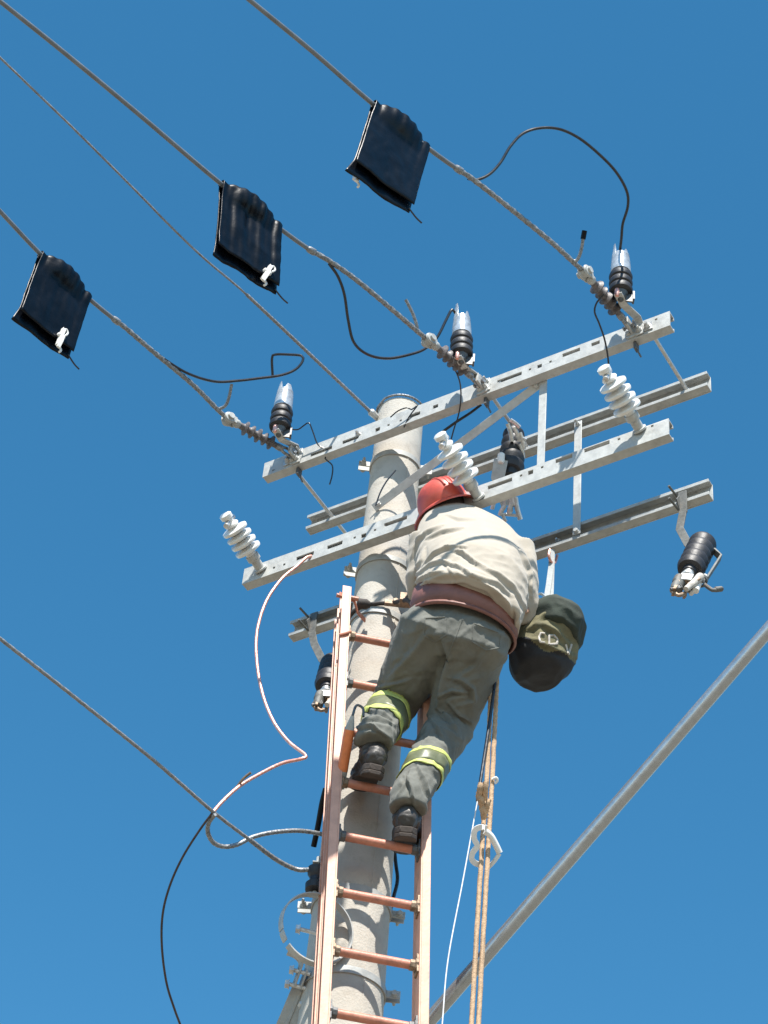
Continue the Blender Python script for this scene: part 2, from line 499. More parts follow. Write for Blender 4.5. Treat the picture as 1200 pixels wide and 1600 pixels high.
# ------------------------------------------------------------------ cross arms
def arm(name, x0, x1, zb, yo, s, slots, holes, bolts, label, group, mzinc='zinc'):
    """U channel along x; web at y=yo, flanges run towards +s*y ; slots/holes cut through the web"""
    root = thing(name, ((x0 + x1) / 2, yo, zb), label, 'cross arm', group)
    mb = MB()
    zl, zh = zb, zb + AH
    cuts = [(x - 0.5 * l, x + 0.5 * l, zc - h / 2, zc + h / 2) for (x, zc, l, h) in slots] + [(x - r, x + r, zc - r, zc + r) for (x, zc, r) in holes]
    cuts = sorted(c for c in cuts if x0 + .01 < c[0] and c[1] < x1 - .01)
    y1 = yo + s * AT; yc = (yo + y1) / 2

    keep = []; cx = x0
    for c in cuts:
        if c[0] > cx + 1e-3: keep.append(c); cx = c[1]
    X = [x0] + sorted(v for c in keep for v in c[:2]) + [x1]
    Zs = sorted(set([zl, zh] + [round(v, 5) for c in keep for v in c[2:]]))
    solid = {}
    for i in range(len(X) - 1):
        for j in range(len(Zs) - 1):
            mx_, mz_ = (X[i] + X[i + 1]) / 2, (Zs[j] + Zs[j + 1]) / 2
            solid[i, j] = not any(c[0] < mx_ < c[1] and c[2] < mz_ < c[3] for c in keep)
    vid = {}; V = []; F = []

    def vx(i, j, k):
        if (i, j, k) not in vid:
            vid[i, j, k] = len(V); V.append((X[i], (yo, y1)[k], Zs[j]))
        return vid[i, j, k]
    for (i, j), ok in solid.items():
        if not ok: continue
        F.append((vx(i, j, 0), vx(i + 1, j, 0), vx(i + 1, j + 1, 0), vx(i, j + 1, 0)))
        F.append((vx(i, j, 1), vx(i, j + 1, 1), vx(i + 1, j + 1, 1), vx(i + 1, j, 1)))
        for (di, dj, p, q) in ((-1, 0, (i, j), (i, j + 1)), (1, 0, (i + 1, j + 1), (i + 1, j)), (0, -1, (i + 1, j), (i, j)), (0, 1, (i, j + 1), (i + 1, j + 1))):
            if not solid.get((i + di, j + dj), False):
                F.append((vx(*p, 0), vx(*p, 1), vx(*q, 1), vx(*q, 0)))
    mb.add(V, F)
    for zz in (zl + AT / 2, zh - AT / 2):
        mb.box(((x0 + x1) / 2, yo + s * (AT + AW) / 2, zz + (0.0008 if zz < zb + .04 else -.0008)), (x1 - x0 - .001, 0, 0), (0, AW - AT, 0), (0, 0, AT))
    # small inward lips
    for zz in (zl + AT + 0.006, zh - AT - 0.006):
        mb.box(((x0 + x1) / 2, yo + s * (AW - AT / 2), zz), (x1 - x0, 0, 0), (0, AT, 0), (0, 0, 0.012))
    build(mb, 'channel', mzinc, root, bevel=0.0012)
    for (x, zc, side) in bolts:
        b = MB(); b.bolt((x, yo + (0 if side < 0 else s * AT), zc), (0, -s if side < 0 else s, 0), 0.012, 0.012, 0.012)
        build(b, 'bolt', 'bolt', root)
    return root


def sl(p0, p1, y, h=0.022):
    a, b = Py(*p0, y), Py(*p1, y)
    return ((a[0] + b[0]) / 2, (a[2] + b[2]) / 2, abs(b[0] - a[0]) * 1.2, h)


def hl(p, y, r=0.006):
    a = Py(*p, y); return (a[0], a[2], r)


AX = (-0.572, 1.428); CX = (-0.590, 1.410); BX = (-0.569, 1.431); DX = (-0.583, 1.417)
A_sl = [sl(a, b, YF) for a, b in (((488, 710), (516, 700)), ((537, 691), (558, 683)), ((641, 650), (655, 646)), ((780, 596), (812, 584)), ((881, 555), (904, 546)), ((677, 637), (684, 633)), ((925, 539), (936, 534)))]
A_ho = [hl(p, YF) for p in ((607, 664), (626, 657), (828, 577), (860, 565), (1025, 499), (427, 735))] + [hl((590, 671), YF, 0.012), hl((843, 572), YF, 0.011)]
arm('cross_arm', *AX, ZA, YF, 1, A_sl, A_ho, [(-0.075, ZA + .05, -1), (0.62, ZA + .05, 1)],
    'upper cross arm facing the viewer, its slotted side spotted with shadows', 'galvanised cross arms on the pole')
C_sl = [sl(a, b, YF) for a, b in (((513, 855), (533, 848)), ((465, 873), (488, 864)), ((603, 820), (633, 809)), ((765, 762), (797, 749)), ((870, 720), (892, 713)), ((916, 704), (949, 691)))]
C_ho = [hl(p, YF) for p in ((428, 887), (444, 882), (554, 840), (586, 828), (814, 743), (847, 730), (967, 686), (1019, 665.5))] + [hl((568, 837), YF, 0.012), hl((829, 738), YF, 0.012)]
arm('cross_arm', *CX, ZC, YF, 1, C_sl, C_ho, [(0.1, ZC + .05, 1)],
    'lower slotted cross arm behind the red helmet, with white insulators', 'galvanised cross arms on the pole')
B_bo = [(Py(*p, YB)[0], ZA + dz, 1) for p, dz in (((875, 693), .03), ((905, 680), .06), ((765, 735), .03))]
arm('cross_arm', *BX, ZA, YB, -1, [], [], [(x, z, 1) for x, z, _ in B_bo],
    'upper rear cross arm with open side showing, tied to the front arm by rods', 'galvanised cross arms on the pole', 'zinc_old')
D_bo = [(1.28, ZC + .03, 1), (1.28, ZC + .065, 1), (0.52, ZC + .06, 1), (0.72, ZC + .06, 1)]
arm('cross_arm', *DX, ZC, YB, -1, [], [], D_bo,
    'lowest rear cross arm from which the tool bag hangs', 'galvanised cross arms on the pole', 'zinc_old')

# threaded rods between front and rear upper arms
for (pa, yend, lab) in (((1020, 524), 0.225, 'threaded rod tying the upper arms together at their end nearest the tall loop of wire'),
                        ((457, 748), 0.30, 'threaded rod tying the upper arms together at the end beside the lone white insulator'),
                        ((767, 622), 0.235, 'threaded rod crossing behind the flat diagonal strut between the upper arms')):
    x = Py(*pa, -0.16)[0]; z = ZA + 0.04
    rt = thing('threaded_rod', (x, 0, z), lab, 'threaded rod', 'rods between the upper arms')
    mb = MB(); mb.tube([(x, YF - 0.03, z), (x, yend, z)], 0.0085, n=12)
    build(mb, 'rod', 'bolt', rt)
    for (y, d) in ((YF - 0.001, -1), (YB - AT - 0.001, -1), (YF + AT + 0.001, 1), (YB + .001, 1)):
        if y > yend - .012 and d > 0: continue
        b = MB(); b.box((x, y + d * 0.003, z), (0.045, 0, 0), (0, 0.004, 0), (0, 0, 0.045)); b.bolt((x, y + d * 0.005, z), (0, d, 0), 0.014, 0.014)
        build(b, 'nut', 'bolt', rt)

# flat bars
x = Py(849, 600, -0.158)[0]
mb = MB(); mb.bar([(x, -0.158, ZA + 0.05), (x, -0.158, ZC + 0.045)], 0.035, 0.005, (1, 0, 0))
mb.bolt((x, -0.161, ZC + 0.06), (0, -1, 0)); mb.bolt((x, -0.155, ZA + 0.03), (0, 1, 0))
tag(build(mb, 'flat_bar', 'zinc', base=(x, -0.158, ZC), bevel=0.001), 'upright flat steel bar joining the two front arms, half shaded', 'steel bar', 'upright flat bars between the arms')
x = Py(903, 700, 0.156)[0]
mb = MB(); mb.bar([(x, 0.156, ZA + 0.055), (x, 0.156, ZC + 0.02)], 0.035, 0.005, (1, 0, 0))
mb.bolt((x, 0.153, ZA + 0.035), (0, -1, 0), 0.011, 0.012, 0.02); mb.bolt((x, 0.153, ZC + 0.035), (0, -1, 0))
tag(build(mb, 'flat_bar', 'zinc', base=(x, 0.156, ZC), bevel=0.001), 'upright flat steel bar hanging from the upper rear arm down to the lowest arm', 'steel bar', 'upright flat bars between the arms')
p0 = Py(846, 598, -0.150); p1 = Py(584, 794, -0.128)
mb = MB(); mb.bar([p0, p0 + (p1 - p0) * .5, p1], 0.036, 0.006, (0.25, -0.45, 0.8))
mb.bolt(p1 + (p0 - p1) * .03, (0, -1, 0.1)); mb.bolt(p0 + (p1 - p0) * .03, (0, -1, 0.1))
tag(build(mb, 'diagonal_strut', 'zinc', base=p1, bevel=0.001), 'flat diagonal strut from pole to upper arm', 'steel strut')


# ------------------------------------------------------------------ white post insulators
def post_insulator(pb, ptip, label, tie=0):
    base = Py(*pb, YF)
    ax = nrm(np.array([-0.095, -0.91, 0.35]))
    # length so that the tip falls on the photographed tip
    best = min((abs(pix(base + ax * L)[1] - ptip[1]) + abs(pix(base + ax * L)[0] - ptip[0]), L) for L in np.linspace(0.2, 0.7, 101))
    L = best[1]
    rt = thing('post_insulator', base, label, 'insulator', 'white post insulators on the lower arm')
    mb = MB(); mb.lathe(base, ax, [(0.0, 0.030), (0.008, 0.030), (0.009, 0.021), (0.045, 0.021), (0.052, 0.029), (0.078, 0.029)], n=24)
    build(mb, 'metal_base', 'zinc', rt)
    pr = [(0.076, 0.023)]
    n = 4; a, b = 0.088, L - 0.050; d = (b - a) / n
    for i in range(n):
        h = a + i * d
        rr = 0.060 - 0.0005 * i
        pr += [(h, 0.023), (h + .004, .030), (h + .009, rr * .82), (h + .012, rr * .97), (h + .018, rr), (h + .024, rr * .985), (h + .027, rr * .88), (h + .0285, .040), (h + .034, 0.026), (h + d * .9, 0.022)]
    pr += [(b + .002, 0.023), (b + .006, 0.030), (b + .012, 0.033), (b + .018, 0.030), (b + .024, 0.019), (L - .010, 0.019), (L - .006, 0.027), (L + .012, 0.028), (L + .018, 0.02), (L + .020, 0.006)]
    mb = MB(); mb.lathe(base, ax, pr, n=40)
    build(mb, 'shed_body', 'porcelain', rt)
    mb = MB(); u, v = perp(ax, (1, 0, 0))
    mb.lathe(base + ax * (L - .022), v, [(-0.05, 0.006), (-0.048, 0.012), (-0.03, 0.013), (0.045, 0.013), (0.05, 0.006)], n=12)
    build(mb, 'saddle_clamp', 'cap', rt)
    mb = MB(); mb.bolt(base - np.array([0, -AT, 0]), (0, 1, 0), 0.015, 0.016, 0.01)
    build(mb, 'stud', 'bolt', rt)
    return rt


post_insulator((408, 890), (345, 808), 'white insulator alone near the arm end above the pink copper loop')
post_insulator((748, 778), (683, 684), 'white insulator rising just above the red helmet')
post_insulator((1000, 672), (937, 580), 'white insulator in front of the upper rear arm, farthest from the pole')


# ------------------------------------------------------------------ conductors with their dead-end strings and covers
ZW = ZA + 0.05


def string_set(base_px, ins_px, clamp_px, label, far=0.0):
    base = Py(*base_px, YF); base[2] = ZW
    cl = Pz(*clamp_px, ZW); ax = nrm(cl - base); L = np.linalg.norm(cl - base)
    rt = thing('strain_insulator', base, label, 'insulator', 'grey strain insulators at the upper arm')
    u, v = perp(ax)
    mb = MB()                                             # eye plate bolted on the arm
    mb.prism([base + np.array([dx, 0.0, dz]) for dx, dz in ((-.035, -.03), (-.02, -.045), (.02, -.04), (.035, 0), (.03, .04), (-.03, .045))], (0, -0.008, 0))
    mb.box(base + np.array([0, -0.035, 0]), (0.012, 0, 0), (0, 0.06, 0), (0, 0, 0.05))
    mb.bolt(base + np.array([0.018, -0.009, 0.018]), (0, -1, 0), 0.010, 0.012, 0.02)
    mb.bolt(base + np.array([-0.018, -0.009, -0.02]), (0, -1, 0), 0.010, 0.012, 0.0)
    build(mb, 'eye_plate', 'zinc', rt, bevel=0.0015)
    mb = MB()                                             # tail plate under the arm
    q = base + np.array([0.0, 0.03, -0.06])
    mb.box(q, (0.012, 0, 0), (0, 0.03, 0), (0, 0, 0.06)); mb.tube([q + np.array([0, 0, -.02]), q + np.array([.012, .02, -.06])], 0.004, n=8)
    build(mb, 'pin', 'dark_steel', rt)
    mb = MB()                                             # shackle
    for k in (-1, 1):
        mb.tube([base + ax * 0.02 + u * .016 * k, base + ax * 0.06 + u * .018 * k, base + ax * .085 + u * .010 * k], 0.007, n=10, step=.01)
    mb.lathe(base + ax * 0.03 - v * 0.028, v, [(0, 0.012), (0.008, 0.012), (0.009, .007), (0.048, .007), (0.049, 0.011), (0.056, 0.011)], n=10)
    mb.lathe(base + ax * .075, ax, [(0, .010), (.01, .016), (.03, .016), (.04, .012)], n=14)
    build(mb, 'shackle', 'alu', rt)
    s0 = L * 0.36; s1 = L * 0.82; n = 5; d = (s1 - s0) / n; pr = [(s0 - .03, .013), (s0 - .002, .014)]
    for i in range(n):
        h = s0 + i * d; pr += [(h, .015), (h + d * .2, .034 - .003 * (i % 2)), (h + d * .32, .034 - .003 * (i % 2)), (h + d * .6, .018), (h + d * .85, .015)]
    pr += [(s1, .015), (s1 + .02, .013)]
    mb = MB(); mb.lathe(base, ax, pr, n=22)
    build(mb, 'shed_body', 'brown_polymer', rt)
    mb = MB()                                             # thimble clevis
    mb.lathe(base + ax * (s1 + .005), ax, [(0, .014), (.012, .02), (.03, .02), (.04, .013)], n=14)
    for k in (-1, 1):
        mb.bar([base + ax * (s1 + .03) + v * .016 * k, cl + v * .02 * k], 0.034, 0.006, u)
    mb.lathe(cl - v * 0.032, v, [(0, .016), (.01, .016), (.011, .026), (.02, .030), (.026, .022), (.038, .022), (.044, .030), (.053, .026), (.054, .014), (.066, .014)], n=16)
    build(mb, 'thimble_clevis', 'zinc_old', rt, bevel=0.001)
    return base, cl, ax


def conductor(pxs, split, label, cl, ax, tail, grip_r=0.0118, wire_r=0.0098, loopback=True, tail_end=None):
    """pxs from the clamp outwards; grip up to index split, then the smooth covered wire"""
    P = [cl - ax * 0.0] + [Pz(*p, ZW) for p in pxs]
    ext = P[-1] + nrm(P[-1] - P[-3]) * 26.0
    rt = thing('overhead_conductor', cl, label, 'power line', 'covered power lines coming in to the upper arm')
    mb = MB(); mb.tube(P[:split + 1], grip_r, n=18, step=0.012, strands=(4, 0.48, 0.16))
    build(mb, 'preformed_grip', 'alu', rt, sharp=60)
    W = P[split - 1:] + [ext]
    dirs = nrm(W[1] - W[0])
    mb = MB(); mb.tube(catmull(W[:-1], 0.1) + [ext], wire_r, n=14)
    build(mb, 'covered_wire', 'cover_cable', rt)
    tp = along(tail, P[1] if len(P) > 1 else cl)
    mb = MB(); mb.tube(tp, 0.0075, n=10, step=0.012)
    tl = build(mb, 'tail', 'alu', rt)
    if tail_end:
        mb = MB(); d = nrm(tp[-1] - tp[-2]); mb.tube([tp[-1] - d * .015, tp[-1] + d * .02], 0.011, n=10)
        build(mb, 'end_cap', 'rubber', tl)
    # small collar where the grip ends
    k = P[split]; d = nrm(P[split] - P[split - 1]); mb = MB()
    mb.lathe(k - d * .025, d, [(0, .0115), (.005, .0148), (.03, .0148), (.04, .0115)], n=12)
    build(mb, 'splice_clip', 'alu', rt)
    return rt, P


bR, cR, aR = string_set((989, 508), (960, 460), (914, 426), 'grey strain insulator below the arrester with the tall loop of wire')
bM_, cM, aM = string_set((756, 607), (700, 553), (670, 532), 'grey strain insulator in the middle of the upper arm, behind the lone hook')
bL, cL, aL = string_set((461, 735), (398, 686), (357, 655), 'grey strain insulator on the arm end nearest the black arrester with bent lead')
wireR, PR = conductor([(893, 407), (860, 377), (790, 320), (740, 281), (715, 264), (680, 240), (583, 163), (490, 82), (390, 0)], 5,
                      'topmost power line, its grip reaching the arm end with the tall wire loop', cR, aR, [(886, 402), (899, 408), (907, 395), (912, 368)], tail_end=True)
wireM, PM = conductor([(655, 520), (620, 490), (560, 440), (515, 408), (485, 391), (437, 357), (345, 287), (215, 177), (100, 82), (0, 2)], 5,
                      'middle power line with a drooping black jumper', cM, aM, [(652, 517), (651, 508), (645, 490), (634, 468)])
wireL, PL_ = conductor([(340, 640), (300, 600), (240, 550), (198, 514), (180, 500), (138, 466), (65, 399), (0, 330), (-60, 268)], 5,
                       'lowest of the power lines, ending by the arrester with bent lead', cL, aL, [(340, 640), (352, 634), (358, 620), (362, 600)])


def line_cover(pxa, pxb, drop, lean, label, clip_on_near=True, spread=0.0, clip_t=0.70, ribs=1.0, flare=0.06, seed=1):
    """stiff black rubber hood folded over a conductor: two panels hang from the rounded ridge"""
    A = Pz(*pxa, ZW); B = Pz(*pxb, ZW); d = nrm(B - A); L = np.linalg.norm(B - A)
    side = nrm(np.cross(d, EZ)); side = side if side @ CAMP_DIR(A) > 0 else -side     # towards the viewer
    rt = thing('line_cover', (A + B) / 2, label, 'line cover', 'black covers hooded over the power lines')
    n = 44; m = 20
    mb = MB(); V = []; F = []
    rnd = random.Random(seed)
    ph = rnd.random() * 6

    def outline(t):
        # a cross-section from the near hem over the ridge to the far hem; tubular ridge grows in the middle
        q = math.sin(math.pi * min(1, max(0, (t - 0.1) / 0.75)))
        ridge = 0.020 + 0.034 * max(0, q) ** 0.8
        cor = 0.004 * math.sin(t * 40 + ph) * (0.4 + 0.6 * t)
        return ridge + cor
    for i in range(n + 1):
        t = i / n; c = A + d * L * t
        r = outline(t); pts = []
        nearDrop = drop * (0.97 + 0.02 * math.sin(3 * t + ph)); farDrop = drop * (1.09 + 0.045 * math.cos(2.6 * t) + 0.012 * math.sin(9 * t + ph))
        def crumple(s, k):
            q = Vector((t * 2.2 + seed * 3.1, s * 2.6 + k, seed))
            return ribs * (0.0035 * math.sin(t * 19 + ph + s) + 0.0018 * math.sin(t * 47 + 2 * ph)) * (.25 + .75 * s) + 0.011 * noise.noise(q) * (1 - s) + 0.006 * (abs(noise.noise(q * 2.3)) - .2)
        for j in range(m + 1):           # near panel, hem to ridge
            s = j / m; h = -nearDrop * (1 - s)
            off = 0.011 + crumple(s, 0)
            if s > 0.8: off += (r - 0.014) * math.sin((s - 0.8) / 0.2 * math.pi / 2) * 0.8
            pts.append(c + side * off + EZ * h + d * lean * h)
        for j in range(1, 8):            # ridge
            a = math.pi * j / 8
            pts.append(c + side * math.cos(a) * (r * 0.9) + EZ * math.sin(a) * r)
        for j in range(m + 1):           # far panel, ridge to hem
            s = j / m; h = -farDrop * s
            off = -0.004 + min(0, crumple(1 - s, 0) - .004)
            if s < 0.2: off -= (r - 0.014) * math.cos(s / 0.2 * math.pi / 2) * 0.8
            pts.append(c + side * off + EZ * h + d * (lean * h - flare * max(0, s - .8) * 5 * (1 - t) * drop))
        V += pts; k = len(pts)
    for i in range(n):
        for j in range(k - 1):
            F.append((i * k + j, i * k + j + 1, (i + 1) * k + j + 1, (i + 1) * k + j))
    mb.add(V, F)
    body = build(mb, 'hood', 'rubber', rt, sharp=50)
    so = body.modifiers.new('thick', 'SOLIDIFY'); so.thickness = 0.0035; so.offset = 0
    # white pin clamp that closes the hems
    t = clip_t; c = A + d * L * t + EZ * (-drop * 0.97) + d * lean * (-drop * 0.97) + side * ((0.03 + spread) if clip_on_near else -(0.03 + spread))
    mb = MB(); a1 = nrm(EZ * .9 + d * .12 - d * lean)
    mb.bar([c + a1 * .06, c, c - a1 * .05], 0.016, 0.014, d)
    mb.bar([c + a1 * .01 + side * .012, c - a1 * .03 + side * .016, c - a1 * .07 + side * .010], 0.014, 0.010, d)
    mb.lathe(c - d * .018 + a1 * .012, d, [(0, .006), (.003, .010), (.032, .010), (.036, .006)], n=12)
    mb.tube([c + a1 * .055, c + a1 * .07 + d * .012, c + a1 * .055 + d * .024, c + a1 * .03 + d * .016], .0045, n=8, step=.006)
    mb.tube([c - a1 * .045 + d * .004, c - a1 * .06 + d * .022, c - a1 * .078 + d * .018], .005, n=8, step=.006)
    build(mb, 'pin_clamp', 'white_plastic', rt, bevel=0.001)
    c2 = A + d * L * 1.0 - EZ * drop + d * lean * (-drop)
    mb = MB(); mb.tube([c2 - d * .01, c2 + d * .03 - EZ * .02, c2 + d * .06 - EZ * .025], 0.0035, n=8, step=.01)
    build(mb, 'cord_end', 'cable', rt)
    return rt


def CAMP_DIR(A):
    return CAMP - A


line_cover((62, 398), (139, 467), 0.39, 0.05, 'black cover on the lowest line, white pin clamp near its corner', ribs=.5, flare=.04, seed=4)
line_cover((345, 288), (437, 357), 0.37, -0.10, 'shiny ribbed black cover on the middle line, its dark lining showing below', clip_t=0.74, ribs=1.3, flare=.03, seed=8)
line_cover((583, 163), (668, 234), 0.44, 0.12, 'black cover on the topmost line with the clamp hanging at its far hem', clip_on_near=False, clip_t=0.12, ribs=.3, flare=.05, seed=13)


# ------------------------------------------------------------------ lightning arresters
def arrester(pb, label, petals, lean=(0, 0)):
    c = Pz(*pb, ZA + 0.075)
    rt = thing('lightning_arrester', c, label, 'lightning arrester', 'black arresters with pale caps on the upper arm')
    ax = nrm(EZ + ER * lean[0] - EF * lean[1])
    at = np.array([c[0], YF, ZA + 0.04])
    mb = MB()
    mb.bar([at + np.array([0, -.006, -0.035]), at + np.array([0, -.006, 0.03]), at + np.array([0, -.03, 0.05]), c + np.array([0, 0.03, -0.045]), c + np.array([0, -0.03, -0.035])], 0.034, 0.006, (1, 0, 0))
    mb.bolt(at + np.array([0, -.01, -.01]), (0, -1, 0), .011, .012, .012)
    build(mb, 'bracket', 'zinc', rt, bevel=0.001)
    mb = MB()
    mb.lathe(c, ax, [(-.05, .008), (-.04, .014), (-.034, .022), (-.02, .022), (-.008, .03), (0, .03)], n=16)
    mb.box(c + ax * -.028 + ER * .035, ER * .03, EF * .008, EZ * .045); mb.box(c + ax * -.02 + ER * .052, ER * .008, EF * .03, EZ * .05)
    build(mb, 'disconnector', 'dark_steel', rt)
    mb = MB(); mb.lathe(c - ER * .018 - EF * .02 - EZ * .045, EZ, [(0, .007), (.01, .011), (.04, .011), (.045, .006)], n=10)
    build(mb, 'end_plug', 'copper', rt)
    pr = [(-.004, .028)]
    n = 3; H = 0.125; d = H / n
    for i in range(n):
        h = i * d; pr += [(h, .041), (h + d * .12, .047), (h + d * .45, .050), (h + d * .75, .047), (h + d * .93, .042)]
    pr += [(H, .036), (H + .01, .03)]
    mb = MB(); mb.lathe(c, ax, pr, n=32)
    build(mb, 'shed_body', 'polymer', rt)
    t0 = c + ax * (H + .002)
    mb = MB(); u, v = perp(ax, ER)
    mb.lathe(t0, ax, [(0, .043), (.003, .0435), (.06, .041), (.115, .037), (.118, .033), (.06, .036)], n=32)
    for (a, w_, h_) in petals:
        V = []; F = []; K = 6; J = 5
        for j in range(J):
            hh = .10 + h_ * j / (J - 1); rr = .0385 - .009 * j / (J - 1)
            ww = w_ * (1 - 0.55 * (j / (J - 1)) ** 2)
            for th in (0, -.003):
                for k in range(K):
                    b = R_(a + ww * (k / (K - 1) - .5)); V.append(t0 + ax * hh + (u * math.cos(b) + v * math.sin(b)) * (rr + th))
        for j in range(J - 1):
            for k in range(K - 1):
                o = j * 2 * K
                F.append((o + k, o + k + 1, o + 2 * K + k + 1, o + 2 * K + k)); F.append((o + K + k + 1, o + K + k, o + 3 * K + k, o + 3 * K + k + 1))
            for k in (0, K - 1):
                o = j * 2 * K; F.append((o + k, o + K + k, o + 3 * K + k, o + 2 * K + k))
        o = (J - 1) * 2 * K
        for k in range(K - 1): F.append((o + k, o + k + 1, o + K + k + 1, o + K + k))
        mb.add(V, F)
    mb.lathe(t0 + ax * .08, ax, [(0, .008), (.05, .008), (.06, .005)], n=10)
    build(mb, 'cap', 'cap', rt, bevel=0.0006)
    return c, t0 + ax * 0.13, rt


cAL, tAL, _ = arrester((437, 670), 'black arrester with silvery split cap and a sharply bent lead', [(200, 90, .07), (300, 70, .05), (60, 60, .085), (110, 40, .06)])
cAM, tAM, _ = arrester((721, 556), 'black arrester with a smooth pale cap, in the middle of the arm', [(210, 60, .10), (330, 80, .05), (90, 110, .05)], lean=(-.04, 0))
cAR, tAR, _ = arrester((970, 458), 'black arrester with white cap fed by the tall wire loop', [(190, 80, .085), (330, 90, .045), (80, 80, .05)], lean=(.0, 0))


def lead(name, pts, r, m, label, cat, group=None, step=0.015, strands=None, n=10, mats=None):
    mb = MB(); mb.tube(pts, r, n=n, step=step, strands=strands)
    return tag(build(mb, name, m, base=pts[0]), label, cat, group)


GJ = 'black leads to the arresters'
lead('jumper_lead', along([(731, 279), (745, 281), (765, 272), (782, 254), (798, 228), (818, 208), (845, 200), (875, 202), (905, 216), (935, 240), (962, 268), (979, 298), (981, 322), (973, 350), (971, 372), (968, 398)], Pz(735, 281, ZW), tAR),
     0.0062, 'cable', 'black lead rising in a tall loop above the topmost line', 'cable', GJ)
lead('jumper_lead', along([(514, 412), (528, 432), (538, 460), (544, 500), (553, 535), (575, 554), (606, 560), (640, 554), (664, 545), (683, 527), (697, 500), (706, 484), (712, 490)], Pz(515, 408, ZW), tAM),
     0.0062, 'cable', 'black lead drooping below the middle line', 'cable', GJ)
lead('jumper_lead', along([(196, 512), (225, 536), (258, 562), (295, 584), (335, 596), (370, 595), (405, 591), (440, 586), (462, 577), (473, 564), (471, 556), (452, 554), (430, 554), (425, 560), (426, 588)], Pz(198, 514, ZW), tAL),
     0.0062, 'cable', 'black lead running level and bending back over the silvery cap', 'cable', GJ)
GT = 'thin earth wires on the upper arm'
lead('earth_wire', along([(455, 671), (466, 671), (476, 664), (483, 661), (489, 675), (497, 695), (512, 704), (508, 716), (519, 727), (519, 742), (515, 757)], Py(460, 690, YF - .03), Py(519, 730, YF + .03)),
     0.0032, 'cable', 'thin dark wire kinked over the slotted arm end', 'wire', GT)
lead('earth_wire', along([(702, 566), (712, 580), (719, 600), (720, 625), (716, 650), (710, 668), (704, 690)], Pz(704, 566, ZA + .05), Py(708, 680, -.1)),
     0.0032, 'cable', 'thin dark wire curling below the smooth pale capped arrester', 'wire', GT)
lead('earth_wire', along([(944, 460), (933, 472), (929, 487), (936, 505), (944, 528), (949, 552), (951, 572), (950, 582)], Pz(942, 462, ZA + .02), Py(945, 540, -.25)),
     0.0038, 'cable', 'thin black wire curling down to the farthest white insulator', 'wire', GT)
lead('bonding_cable', along([(752, 632), (735, 645), (712, 660), (694, 673), (680, 684)], Py(740, 640, -.12), Py(690, 675, -.12)), 0.0062, 'cable', 'short blue black cable slanting behind the middle of the upper arm', 'cable')
pc = PD(602, 672, .13)
lead('bonding_cable', along([(610, 652), (622, 642), (636, 637), (643, 640), (652, 634), (640, 650), (631, 668)], Py(625, 650, YF - .012), Py(640, 650, YF - .012)), 0.003, 'cable', 'thin wire looped over the upper arm in front of the pole top', 'wire')
lead('bonding_cable', along([(618, 735), (604, 752), (594, 770), (587, 790)], PD(605, 750, .125), PD(590, 790, .125)), 0.0035, 'cable', 'thin wire running down the pole face beside the diagonal strut', 'wire')

# ------------------------------------------------------------------ messenger wire to the pole top
zt = PD(585, 650, 0.03)[2]
Pm = [Pz(*p, zt) for p in ((582, 646), (570, 635), (475, 545), (385, 460), (317, 402), (262, 349), (215, 301), (115, 201), (0, 90))]
rt = thing('messenger_wire', Pm[0], 'thin twisted steel wire running up from the pole top between the power lines', 'wire')
mb = MB(); mb.tube(Pm[:4], 0.0085, n=16, step=0.01, strands=(4, 0.4, 0.07)); build(mb, 'grip', 'strand', rt, sharp=60)
mb = MB(); mb.tube(catmull(Pm[2:], 0.02) + [Pm[-1] + nrm(Pm[-1] - Pm[-2]) * 22], 0.0052, n=12, strands=(5, 0.3, 0.09)); build(mb, 'strand', 'strand', rt, sharp=60)
mb = MB(); d = nrm(Pm[0] - Pm[1]); q = Pm[0]
mb.lathe(q - d * .02, d, [(0, .01), (.01, .018), (.03, .016), (.05, .014)], n=12)
mb.box(q + d * .04, d * .06, np.cross(d, EZ) * .03, EZ * .012); mb.bolt(q + d * .05 + EZ * .006, EZ, .012, .013, .012)
mb.bar([q + d * .03, q + d * .07 - EZ * .01, q + d * .10 - EZ * .03], .028, .006, np.cross(d, EZ))
build(mb, 'end_clamp', 'bolt', rt, bevel=0.001)

